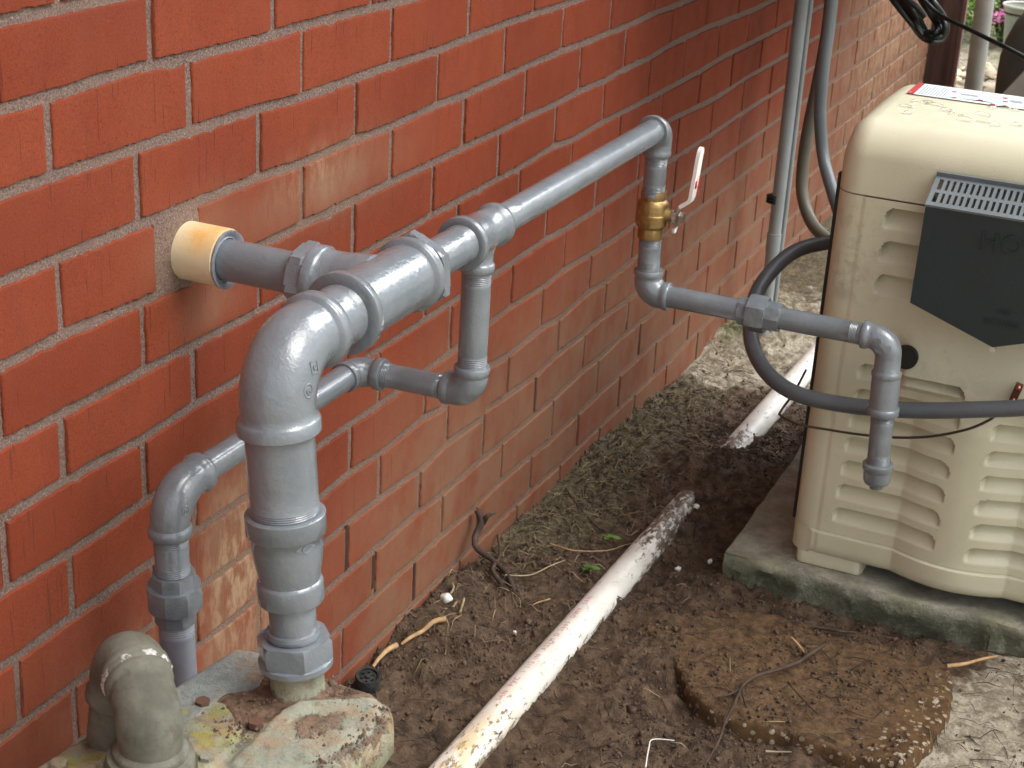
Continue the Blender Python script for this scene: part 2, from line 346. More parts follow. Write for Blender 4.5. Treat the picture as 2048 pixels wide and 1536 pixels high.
PERP = {1:[(99,276),(381,190),(605,124),(784,70),(938,40),(1068,15)], 2:[(277,375),(520,287),(712,218),(876,156),(1010,102),(1127,56),(1222,45)],
3:[(121,595),(354,505),(605,390),(783,310),(928,244),(1051,186),(1161,137),(1252,96),(1344,52),(1413,40)], 4:[(2,845),(288,675),(866,370),(998,300),(1112,245),(1208,205),(1299,158),(1370,110)],
5:[(128,897),(389,750),(1039,370),(1144,310),(1240,255),(1325,210),(1400,170)], 6:[(12,1110),(290,940),(1094,440),(1357,260)],
7:[(145,1168),(759,760),(1024,570),(1130,500),(1267,490)], 8:[(39,1370),(702,898),(849,810),(977,615),(1085,615),(1181,545)],
9:[(759,953),(895,850),(1016,752),(1117,673),(1211,600)], 10:[(695,1095),(839,980),(966,878),(1073,755),(1168,705),(1255,630)],
11:[(748,1160),(884,1030),(1003,928),(1195,756),(1277,700)], 12:[(684,1300),(830,1155),(952,1040),(1061,950),(1238,785),(1311,710)], 13:[(1032,1040),(1331,760),(1394,690)]}
H = .07; PW = .2007; Y0, Y1 = -.55, 5.26
def zline(k, y):
    base = .87 - H * k
    if k in L:
        pts = sorted((onX(px, py, 0).y, onX(px, py, 0).z) for px, py in L[k])
        ys = [p[0] for p in pts]; dz = [p[1] - base for p in pts]
        d = np.interp(y, ys, dz); ex = np.exp(-np.maximum(0, np.maximum(y - ys[-1], ys[0] - y)) / .3); return base + np.clip(d, -.008, .008) * ex
    return base + 0.0 * y
GAP = (onX(312, 530, 0).y, onX(397, 480, 0).y)
def build_wall():
    mb = MB(); rnd = []; 
    def joints(c):
        ys = sorted(onX(px, py, 0).y for px, py in PERP.get(c, []))
        ys = [y for i, y in enumerate(ys) if i == 0 or y - ys[i - 1] > .1]
        if not ys: ys = [(.10 if c % 2 else .0) + random.uniform(-.02, .02) + 1.0]
        out = [ys[0]]
        for y in ys[1:]:
            n = max(1, round((y - out[-1]) / PW)); s = (y - out[-1]) / n
            b = out[-1]; out += [b + s * (i + 1) for i in range(n)]
        while out[0] > Y0: out.insert(0, out[0] - PW - random.uniform(-.004, .004))
        while out[-1] < Y1: out.append(out[-1] + PW + random.uniform(-.004, .004))
        return out
    for c in range(-21, 17):        # course c lies between line c-1 (top) and line c (bottom)
        js = joints(c)
        vis = c >= -2
        for a, b in zip(js[:-1], js[1:]):
            a2, b2 = max(a, Y0), min(b, Y1)
            if b2 - a2 < .03: continue
            if c == 3 and a2 < GAP[1] and b2 > GAP[0]:
                if a2 < GAP[0] - .05: b2 = GAP[0] + .004
                else: a2 = GAP[1] - .004
            gj = .0045 + random.uniform(-.0008, .0010)
            ya, yb = a2 + gj, b2 - gj
            near = vis and .7 < ya < 2.6
            nx, ny = (44, 18) if near else ((16, 7) if vis else (4, 3))
            S, T = np.meshgrid(np.linspace(0, 1, nx), np.linspace(0, 1, ny))
            if near or vis:   # crowd rows to the arris
                S = .5 - .5 * np.cos(np.pi * S) * (.55) - (.5 - S) * .45 if False else S
                e = .02; 
                S = np.where(S == 0, 0, S); 
            # explicit border columns
            sx = np.concatenate([[0, .006, .016], np.linspace(.035, .965, nx - 6), [.984, .994, 1]]) if vis else np.linspace(0, 1, nx)
            sy = np.concatenate([[0, .018, .045], np.linspace(.10, .90, ny - 6), [.955, .982, 1]]) if vis and ny > 7 else (np.concatenate([[0, .02], np.linspace(.06, .94, ny - 4), [.98, 1]]) if vis else np.linspace(0, 1, ny))
            S, T = np.meshgrid(sx, sy); Y = ya + (yb - ya) * S
            zt = zline(c - 1, Y) - .0053; zb = zline(c, Y) + .0053
            seed = random.randint(0, 9999)
            jt = (vnoise(Y * 260, T * 0 + seed, seed) - .5) * .0016 + (vnoise(Y * 45, T * 0, seed + 5) - .5) * .0007
            jb = (vnoise(Y * 260, T * 0 + seed, seed + 9) - .5) * .0016
            # chipped arrises
            ch = np.maximum(0, vnoise(Y * 90, T * 0, seed + 3) - .86) * .02
            zt = zt + jt - ch; zb = zb + jb + np.maximum(0, vnoise(Y * 80, T * 0, seed + 4) - .87) * .016
            Z = zb + (zt - zb) * T
            jl = (vnoise(Z * 220, T * 0 + 3, seed + 1) - .5) * .0014; Y = Y + jl * (1 - S) * (S < .1) + jl * S * (S > .9)
            ez = np.minimum(Z - zb, zt - Z); ey = np.minimum(Y - ya, yb - Y); ed = np.maximum(0, np.minimum(ez, ey))
            X = -.0020 * np.exp(-ed / .0004) + (vnoise(Y * 90, Z * 90, seed) - .5) * .0004 + (vnoise(Y * 10, Z * 10, seed) - .5) * .0005
            X = X + random.uniform(-.0006, .0008) + (S - .5) * random.uniform(-.0010, .0010)
            ny_, nx_ = S.shape
            vs = np.stack([X, Y, Z], -1).reshape(-1, 3)
            fs = [(r * nx_ + q, r * nx_ + q + 1, (r + 1) * nx_ + q + 1, (r + 1) * nx_ + q) for r in range(ny_ - 1) for q in range(nx_ - 1)]
            per = [q for q in range(nx_)] + [r * nx_ + nx_ - 1 for r in range(1, ny_)] + [(ny_ - 1) * nx_ + q for q in range(nx_ - 2, -1, -1)] + [r * nx_ for r in range(ny_ - 2, 0, -1)]
            n0 = len(vs); back = vs[per].copy(); back[:, 0] = -.014
            m = len(per); fs += [(per[(i + 1) % m], per[i], n0 + i, n0 + (i + 1) % m) for i in range(m)]
            vs = np.concatenate([vs, back])
            mb.add(vs, fs, 0); rnd += [random.random()] * len(vs)
    # mortar sheet
    ys = np.unique(np.concatenate([np.arange(Y0, .8, .05), np.arange(.8, 2.6, .006), np.arange(2.6, Y1 + .01, .02)])); zs = np.unique(np.concatenate([np.arange(-.25, -.02, .05), np.arange(-.02, 1.0, .006), np.arange(1.0, 2.38, .08)]))
    Yg, Zg = np.meshgrid(ys, zs); Xg = np.minimum(-.0028 + (fbm(Yg, Zg, 70, 3, 5) - .5) * .0024 + np.maximum(0, fbm(Yg, Zg, 9, 2, 8) - .6) * .004, -.0016)
    # mortar smeared around the pipe sleeve
    dS = np.hypot(Yg - 1.262, Zg - .684); Xg = Xg + .0030 * np.exp(-(dS / .040) ** 8)
    vs = np.stack([Xg, Yg, Zg], -1).reshape(-1, 3); ny_, nx_ = Yg.shape
    idx = np.arange(ny_ * nx_).reshape(ny_, nx_); q = np.stack([idx[:-1, :-1], idx[:-1, 1:], idx[1:, 1:], idx[1:, :-1]], -1).reshape(-1, 4)
    mb.add(vs, q.tolist(), 1); rnd += [0] * len(vs)
    # body of the wall behind, and its far return
    mb.box((-.11, (Y0 + Y1) / 2, 1.05), (.18, Y1 - Y0 - .01, 2.62), mi=1); rnd += [0] * 8
    for (xa, ya_, xb, yb_) in ((695, 1052, 694, 1142), (1072, 757, 1070, 822), (749, 1112, 747, 1178), (1194, 728, 1192, 775), (831, 1128, 829, 1200), (436, 880, 436, 880)):  # dark strips put in for the shade inside open upright joints
        p, q = onX(xa, ya_, 0), onX(xb, yb_, 0)
        if (p - q).length > .01: mb.box(((-.0026), (p.y + q.y) / 2, (p.z + q.z) / 2), (.003, .0062, abs(p.z - q.z)), mi=2); rnd += [0] * 8
    V = np.array(mb.v); y, z = V[:, 1], V[:, 2]
    dirt = smooth(.55, .10, z) * 1.25 * smooth(1.35, 1.9, y) + 1.3 * np.exp(-((y - 1.345) / .075) ** 4 - ((z - .27) / .17) ** 4)
    dirt += np.exp(-((y - 1.52) / .16) ** 2 - ((z - .69) / .04) ** 2) * .9 + smooth(3.6, 4.3, y) * 1.3 + .7 * np.exp(-((y - 1.262) / .06) ** 2 - ((z - .69) / .045) ** 2) + np.exp(-((y - 1.30) / .05) ** 2 - ((z - .615) / .025) ** 2) * .8
    dirt = np.clip(dirt + .08 + smooth(.48, .2, z) * smooth(1.4, 1.2, y) * .35, 0, 1)
    lime = np.exp(-((y - 1.34) / .065) ** 2 - ((z - .29) / .11) ** 2) * 1.1 + np.exp(-((y - 1.5) / .08) ** 2 - ((z - .71) / .03) ** 2) * .45 + smooth(3.9, 4.5, y) * .9 + np.exp(-((y - 1.15) / .10) ** 2 - ((z - .29) / .03) ** 2) * .5
    return tag(mb.build('brick_wall', [M['brick'], M['mortar'], plain('painted joint shade', (.035, .02, .014), .95)], angle=50, attrs=dict(rnd=rnd, dirt=dirt, lime=np.clip(lime, 0, 1))),
               'long wall of orange red bricks with grey mortar joints', 'wall')
build_wall()
# unseen roof overhang added above the frame to shape the sky reflections
def build_added_eave():
    e = empty('added_eave', (0, 2.3, 2.36), 'pale painted soffit of the added unseen roof overhang above the brick wall', 'roof')
    mb = MB(); mb.box((.13, 2.35, 2.385), (.60, 5.85, .012)); mb.build('soffit', M['soffit'], e)
    mb = MB(); mb.box((.442, 2.35, 2.43), (.02, 5.85, .15)); mb.build('fascia_board', M['wood'], e)
build_added_eave()
def build_shade_box():  # unseen box, added above the frame to darken the right of the wall
    e = empty('shade_box', (0, 3.3, 1.1), 'large unseen grey box added above the conduits to shade the brick wall', 'shade blocker')
    mb = MB(); mb.box((.235, 3.45, 1.40), (.46, 1.9, .90)); mb.build('shade_box_body', M['grille'], e, angle=30)
    mb = MB(); mb.box((.47, 3.45, 1.40), (.008, 1.84, .84)); mb.build('shade_box_front', M['grille'], e, angle=30)
build_shade_box()

# ------------------------------------------------------------------ ground
def base_h(x, y):
    h = .018 * smooth(2.2, 1.75, y) * smooth(.35, .0, x) - .03 * smooth(2.5, 3.0, y) + .02 * smooth(3.0, 3.3, y)
    h = h + .034 * np.exp(-((y - 2.45) / .13) ** 2 - ((x - .24) / .16) ** 2) - .012 * smooth(2.62, 2.7, y) * smooth(3.3, 3.1, y) * np.exp(-((x - .22) / .06) ** 2)          # mound burying the pvc pipe
    h = h - .030 * np.exp(-((y - 2.22) / .10) ** 2 - ((x - .30) / .05) ** 2)
    h = h - .013 * smooth(.33, .40, x) * smooth(2.25, 2.1, y)
    h = h - .012 * np.exp(-((x - .245) / .03) ** 2) * smooth(2.3, 2.2, y)
    return h
def ground_h(x, y):
    h = base_h(x, y)
    amp = 1 - .6 * smooth(.62, .75, x)
    return h + amp * ((fbm(x, y, 9, 3, 3) - .5) * .030 + (fbm(x, y, 42, 3, 7) - .5) * .017 + (fbm(x, y, 120, 2, 9) - .5) * .013)
SLAB_ZC = [(200,380),(215,330),(480,290),(850,330),(1180,450),(1640,530),(1700,600),(1705,700),(1690,790),(1600,950),(1440,1080),(1100,960),(820,880),(560,810),(430,710),(330,490)]
SLAB_P = [tuple(onZ(1200 + x * .414, 1100 + y * .414, .0))[:2] for x, y in SLAB_ZC]
def in_poly(x, y, P):
    c = False; j = len(P) - 1
    for i in range(len(P)):
        if (P[i][1] > y) != (P[j][1] > y) and x < (P[j][0] - P[i][0]) * (y - P[i][1]) / (P[j][1] - P[i][1]) + P[i][0]: c = not c
        j = i
    return c
def slab_h(x, y):
    f = lambda sc, o, sd: float(fbm(np.array([x]), np.array([y]), sc, o, sd)[0])
    return .0045 + (f(25, 3, 31) - .5) * .004 + .010 * max(0, f(9, 2, 33) - .5) * 2 + (f(70, 3, 35) - .5) * .004
def gh(x, y):
    g = float(ground_h(np.array([float(x)]), np.array([float(y)]))[0])
    return max(g, slab_h(x, y)) if in_poly(x, y, SLAB_P) else g
def build_ground():
    def axis(lo, hi, step, far, g=1.35):
        a = list(np.arange(lo, hi, step)); s = step; v = a[-1]
        while v < far: s *= g; v += s; a.append(v)
        s = step; v = a[0]; pre = []
        while v > -far: s *= g; v -= s; pre.append(v)
        return np.array(pre[::-1] + a)
    xs = axis(-.02, 1.0, .0045, 90); ys = axis(.95, 3.4, .0045, 90)
    X, Y = np.meshgrid(xs, ys); fade = smooth(30, 6, np.hypot(X, Y))
    Z = ground_h(X, Y) * fade; Z = np.where((X < -.001) & (Y < 5.2) & (X > -.4), np.minimum(Z, 0), Z)
    vs = np.stack([X, Y, Z], -1).reshape(-1, 3); ny_, nx_ = X.shape
    idx = np.arange(ny_ * nx_).reshape(ny_, nx_); q = np.stack([idx[:-1, :-1], idx[:-1, 1:], idx[1:, 1:], idx[1:, :-1]], -1).reshape(-1, 4)
    x, y = vs[:, 0], vs[:, 1]
    sand = smooth(.60, .74, x - (y - 1.9) * .35) * smooth(2.3, 2.15, y) + smooth(2.75, 3.05, y) * .72 * smooth(3.9, 3.2, y) + np.exp(-((y - 3.05) / .12) ** 2 - ((x - .04) / .08) ** 2) * .5 + smooth(4.5, 6, y) * .6
    thatch = smooth(.17, .05, x) * smooth(2.0, 2.15, y) * .9 + smooth(3.35, 3.6, y) * .5 + np.exp(-((y - 2.2) / .25) ** 2 - ((x - .07) / .07) ** 2) * .4 + .12
    green = np.exp(-((y - 3.22) / .06) ** 2 - ((x - .02) / .05) ** 2) + smooth(6.5, 7, y) * .6
    mb = MB(); mb.add(vs, q.tolist())
    return tag(mb.build('ground', M['soil'], angle=None, attrs=dict(sand=np.clip(sand, 0, 1), thatch=np.clip(thatch, 0, 1), green=np.clip(green, 0, 1))), kind='structure')
build_ground()
# ------------------------------------------------------------------ loose soil, straw, fibres
def build_crumbs():
    mb = MB(); n = 0
    ico = [(0, 0, 1), (.89, 0, .45), (.28, .85, .45), (-.72, .53, .45), (-.72, -.53, .45), (.28, -.85, .45), (.5, .5, -.6), (-.5, .5, -.6), (-.5, -.5, -.6), (.5, -.5, -.6)]
    fc = [(0, 1, 2), (0, 2, 3), (0, 3, 4), (0, 4, 5), (0, 5, 1), (1, 6, 2), (2, 6, 7), (2, 7, 3), (3, 7, 8), (3, 8, 4), (4, 8, 9), (4, 9, 5), (5, 9, 6), (5, 6, 1)]
    N = 34000; X = RNG.random(N) ** 1.0 * .85; Y = 1.3 + RNG.random(N) * 1.9; D = fbm(X, Y, 14, 3, 21); Zh = ground_h(X, Y)
    for x, y, d, z in zip(X, Y, D, Zh):
        if in_poly(x, y, SLAB_P): z = max(z, slab_h(x, y))
        if random.random() > (d - .3) * 3.4: continue
        if (x > .68 and y < 2.3) or y > 2.9:
            if random.random() > .14: continue
        s = random.choice([.0007, .0008, .0009, .0012, .0012, .0016, .0021, .0030] if random.random() > .004 else [.004, .006]) * random.uniform(.6, 1.25)
        a = random.uniform(0, 6.28); ca, sa = math.cos(a), math.sin(a)
        j = [random.uniform(.45, 1.5) for _ in ico]
        mb.add([(x + s * (p[0] * ca - p[1] * sa) * q, y + s * (p[0] * sa + p[1] * ca) * q, z + s * .5 + s * p[2] * q) for p, q in zip(ico, j)], fc)
    tag(mb.build('soil_crumbs', M['crumb'], angle=None), kind='stuff')
build_crumbs()
def blades(name, mat, N, region, ln, wd, arch, seed):
    rg = np.random.default_rng(seed); mb = MB()
    for _ in range(N):
        x, y, keep = region(rg)
        if not keep: continue
        l = rg.uniform(*ln); a = rg.uniform(0, math.tau); w = rg.uniform(*wd); k = 5
        bend = rg.normal(0, .45); pts = []; px, py = x, y; z0 = gh(x, y); lift = rg.uniform(*arch) * l
        for i in range(k):
            t = i / (k - 1); pts.append(Vector((px, py, max(gh(px, py), z0 if i == 0 else -9) + .0015 + lift * math.sin(math.pi * min(t * 1.1, 1)))))
            aa = a + bend * t; px += math.cos(aa) * l / (k - 1); py += math.sin(aa) * l / (k - 1)
            px = max(px, .002)
        T = [pts[min(i + 1, k - 1)] - pts[max(i - 1, 0)] for i in range(k)]
        mb.sweep(pts, T, [w * q for q in (.6, 1, 1, .8, .3)], seg=4, cap=False)
    return tag(mb.build(name, mat, angle=None), kind='stuff')
def reg_thatch(rg):
    x = abs(rg.normal(0, .085)); y = rg.uniform(1.75, 3.9); ok = rg.random() < (.35 if y < 2.0 else 1) and x < .4 and y > 1.6
    return x + .004, y, ok
def reg_all(rg):
    x = rg.uniform(.0, .95); y = rg.uniform(1.45, 3.1); ok = not (x > .33 and 2.12 < y < 3)
    return x, y, ok
blades('dead_grass', M['straw'], 1300, reg_thatch, (.010, .04), (.0002, .0006), (.0, .25), 3)
blades('straw_litter', M['straw'], 170, reg_all, (.012, .045), (.0003, .0008), (.0, .15), 4)
blades('root_fibres', M['fibre'], 2200, reg_all, (.010, .045), (.0003, .0009), (.0, .16), 5)

# ------------------------------------------------------------------ white drain pipe half buried
def build_pvc():
    e = empty('drain_pipe', (.21, 2.2, 0), 'white plastic pipe lying half buried in the mud with red print', 'pipe')
    a = Vector((.1960, 1.20, .009)); b = Vector((.2235, 3.20, -.020)); mb = MB(); N = 220
    d = (b - a); pts = []; stain = []; mud = []
    for i in range(N + 1):
        t = i / N; p = a + d * t; pts.append(p)
    mb.sweep(pts, [d] * len(pts), [.0232] * len(pts), seg=40)
    V = np.array(mb.v); s = smooth(1.72, 1.45, V[:, 1]); m = smooth(.010, -.014, V[:, 2] - (a.z + (V[:, 1] - a.y) * d.z / d.y)) + smooth(2.05, 2.2, V[:, 1]) * .9 * smooth(2.72, 2.55, V[:, 1]) + smooth(1.7, 1.5, V[:, 1]) * .35 + .12
    mb.build('pipe_wall', M['pvc'], e, attrs=dict(stain=np.clip(s, 0, 1), mud=np.clip(m, 0, 1.2)))
    # printed lettering, wrapped on the pipe
    cu = bpy.data.curves.new('t', 'FONT'); cu.body = 'SAN  PVC  1 1/2 IN  ASTM D 2665  DWV  SAN'; cu.size = .0115; cu.extrude = .0; cu.space_character = 1.35
    to = bpy.data.objects.new('t', cu); COL.objects.link(to); bpy.context.view_layer.update()
    me = bpy.data.meshes.new_from_object(to.evaluated_get(bpy.context.evaluated_depsgraph_get())); bpy.data.objects.remove(to)
    bm = bmesh.new(); bm.from_mesh(me); bmesh.ops.triangulate(bm, faces=bm.faces[:]); bmesh.ops.subdivide_edges(bm, edges=bm.edges[:], cuts=1)
    dn = d.normalized(); side = Vector((-1, 0, 0)); up = Vector((0, 0, 1)); side = (side - dn * side.dot(dn)).normalized(); up = dn.cross(side) * -1
    if up.z < 0: up = -up
    vs = []
    for v in bm.verts:
        th = math.radians(2) + v.co.y / .0232; 
        vs.append(a + dn * (.42 + v.co.x) + (side * math.sin(th) + up * math.cos(th)) * .02350)
    mb = MB(); mb.add(vs, [[v.index for v in f.verts] for f in bm.faces]); bm.free()
    mb.build('printed_lettering', M['pink_ink'], e, angle=None)
build_pvc()

# ------------------------------------------------------------------ stepping slab
def build_slab():
    P = SLAB_P
    # dense outline
    Q = []
    for i in range(len(P)):
        a, b = Vector(P[i]), Vector(P[(i + 1) % len(P)]); n = max(2, int((b - a).length / .006))
        for k in range(n):
            p = a.lerp(b, k / n); Q.append(p + Vector((random.uniform(-1, 1), random.uniform(-1, 1))) * .0016)
    cx = sum(q.x for q in Q) / len(Q); cy = sum(q.y for q in Q) / len(Q); c = Vector((cx, cy)); n = len(Q); mb = MB()
    rings = [(1.0, -.045), (1.0, -.018), (.999, -.004), (.992, .0015), (.98, .0035)] + [(f, .0065) for f in np.linspace(.96, .02, 46)]
    vs = []; bare = []
    for f, z in rings:
        for q in Q:
            p = c + (q - c) * f; x, y = p
            zz = (slab_h(x, y) if f < .97 else z + (slab_h(x, y) - .0045) * (.5 if f > .985 else .8)) if f < .9995 else z
            vs.append((x, y, zz)); bare.append((.95 if (f > .985 and y < 1.97) else .05) + .62 * float(smooth(.56, .70, np.array(x - (y - 1.85) * .25))))
    m = len(rings); fs = [(i * n + k, i * n + (k + 1) % n, (i + 1) * n + (k + 1) % n, (i + 1) * n + k) for i in range(m - 1) for k in range(n)]
    fs.append(tuple((m - 1) * n + k for k in range(n))); mb.add(vs, fs)
    tag(mb.build('stepping_slab', M['slab'], angle=None, attrs=dict(bare=np.clip(bare, 0, 1))), 'muddy pebble aggregate slab lying in the soil in front of the concrete pad', 'paving slab')
build_slab()

# ------------------------------------------------------------------ concrete pad
def build_pad():
    mb = MB(); x0, x1, y0, y1, zt = .338, 1.78, 2.122, 3.02, .035
    xs = np.arange(x0, x1, .009); ys = np.concatenate([np.arange(y0, y0 + .12, .008), np.arange(y0 + .12, y1, .03)])
    prof = [(0, -.10), (0, -.06), (0, -.035), (0, -.02), (0, -.008), (0, .004), (0, .015), (.0012, .025), (.005, .0335)]
    def gridadd(P):
        ny_, nx_ = P.shape[:2]; idx = np.arange(ny_ * nx_).reshape(ny_, nx_); q = np.stack([idx[:-1, :-1], idx[:-1, 1:], idx[1:, 1:], idx[1:, :-1]], -1).reshape(-1, 4); mb.add(P.reshape(-1, 3), q.tolist())
    # front face incl. arris then top
    rows = []
    for dy, z in prof:
        rough = (fbm(xs, xs * 0 + z * 3, 35, 4, 41) - .5) * .022 * (1 if z < .03 else .6) + np.maximum(0, fbm(xs, xs * 0 + z, 14, 2, 44) - .6) * .05
        rows.append(np.stack([xs, y0 + dy + np.maximum(rough, -.006), np.full_like(xs, z)], -1))
    for y in ys[1:]:
        rows.append(np.stack([xs, np.full_like(xs, y), zt + (fbm(xs, np.full_like(xs, y), 20, 3, 45) - .5) * .003], -1))
    P = np.array(rows); 
    P[:, 0, 0] = x0 + (fbm(P[:, 0, 1], P[:, 0, 2], 30, 3, 48) - .5) * .006
    gridadd(P)
    # left face
    yy = np.concatenate([[y0 + .004], ys[1:]]); zz = np.array([.0345, .025, .01, -.01, -.04, -.1])
    Yg, Zg = np.meshgrid(yy, zz); Xg = x0 + (fbm(Yg, Zg, 30, 3, 47) - .5) * .008; gridadd(np.stack([Xg, Yg, Zg], -1)[::-1])
    V = np.array(mb.v); moss = smooth(.034, .02, V[:, 2]) * .95 + smooth(.38, .34, V[:, 0]) * .2
    tag(mb.build('concrete_pad', M['conc'], angle=40, attrs=dict(moss=np.clip(moss, 0, 1))), 'mossy grey concrete pad under the tan generator', 'concrete pad')
build_pad()

# ------------------------------------------------------------------ generator
GX0, GX1, GY, GYB = .424, 1.66, 2.155, 2.80
def slots():
    S = []
    for z in (.564, .517, .470): S.append((.496, .80, z, z + .029))
    for i in range(7):
        z = .112 + .0377 * i
        S.append((.484 + .001 * i, .636 + .001 * i, z + .004, z + .028))
        S.append((.679 + .001 * i, .832 + .001 * i, z - .002, z + .022))
        S.append((.875, 1.028, z, z + .024)); S.append((1.07, 1.22, z, z + .024)); S.append((1.265, 1.42, z, z + .024)); S.append((1.46, 1.61, z, z + .024))
    return S
SL = slots()
def face_off(X, Z, slot=True):
    """distance the front skin stands forward (towards -y)"""
    u = np.zeros_like(X)
    def tent(a, b, c): return np.sin(np.pi * np.clip((X - a) / (c - a), 0, 1)) ** .9
    b = .021 * (tent(.577, .655, .737) + tent(.770, .845, .925) + tent(.965, 1.04, 1.12) + tent(1.16, 1.235, 1.315) + tent(1.35, 1.43, 1.51))
    low = smooth(.365, .30, Z); u += b * low
    band = smooth(.535, .56, X) * np.where(Z < .352, smooth(.340, .352, Z), np.clip((.432 - Z) / .075, 0, 1)) * .020
    u += band * (Z < .435)
    # faint vertical crease at left
    u += .0015 * smooth(.463, .468, X)
    if slot:
        for x0, x1, z0, z1 in SL:
            t = (Z - z0) / (z1 - z0); r = .014
            dx = np.clip((x0 + r - X) / r, 0, 1); top = 1 - (1 - np.sqrt(np.clip(1 - dx * dx, 0, 1))) * .75
            dx2 = np.clip((X - (x1 - r)) / r, 0, 1); top2 = 1 - (1 - np.sqrt(np.clip(1 - dx2 * dx2, 0, 1))) * .75
            tp = np.minimum(top, top2)
            ins = (X > x0) & (X < x1) & (t > 0) & (t < tp)
            sx = smooth(x0, x0 + .004, X) * smooth(x1, x1 - .004, X)
            u = np.where(ins, u - .020 * np.clip(t / tp, 0, 1) ** .9 * sx, u)
    return u
def grid_front(x_list, z_list, off, name, mat, parent, depth_back=None, r=.034, grime=True, ztop_round=0):
    xs = np.array(x_list); zs = np.array(z_list); X, Z = np.meshgrid(xs, zs)
    dl = np.clip((GX0 + r - X) / r, 0, 1); cor = r * (1 - np.sqrt(np.clip(1 - dl * dl, 0, 1)))
    dr = np.clip((X - (GX1 - r)) / r, 0, 1); cor = cor + r * (1 - np.sqrt(np.clip(1 - dr * dr, 0, 1)))
    Yv = GY + cor - off(X, Z) * (dl <= 0)
    P = np.stack([X, Yv, Z], -1)
    back = P[:, :1].copy(); back[..., 1] = GYB; backr = P[:, -1:].copy(); backr[..., 1] = GYB
    P = np.concatenate([back, P, backr], 1)
    mb = MB(); ny_, nx_ = P.shape[:2]; idx = np.arange(ny_ * nx_).reshape(ny_, nx_); q = np.stack([idx[:-1, :-1], idx[:-1, 1:], idx[1:, 1:], idx[1:, :-1]], -1).reshape(-1, 4)
    mb.add(P.reshape(-1, 3), q.tolist())
    V = np.array(mb.v); g = np.exp(-((V[:, 0] - .462) / .035) ** 2) * smooth(.44, .47, V[:, 2]) * smooth(.60, .57, V[:, 2]) + np.exp(-((V[:, 0] - .60) / .08) ** 2 - ((V[:, 2] - .37) / .03) ** 2) * .55 + .08
    return mb.build(name, mat, parent, angle=40, attrs=dict(grime=np.clip(g, 0, 1)))
def rounded_xs(a=.40):
    r = .034; corner = [GX0 + r - r * math.sin(t) for t in np.linspace(math.pi / 2, 0, 12)]
    xs = corner + list(np.arange(GX0 + r + .002, .86, .0022)) + list(np.arange(.862, GX1 - r, .006)) + [GX1 - r + r * math.sin(t) for t in np.linspace(0, math.pi / 2, 8)]
    return xs
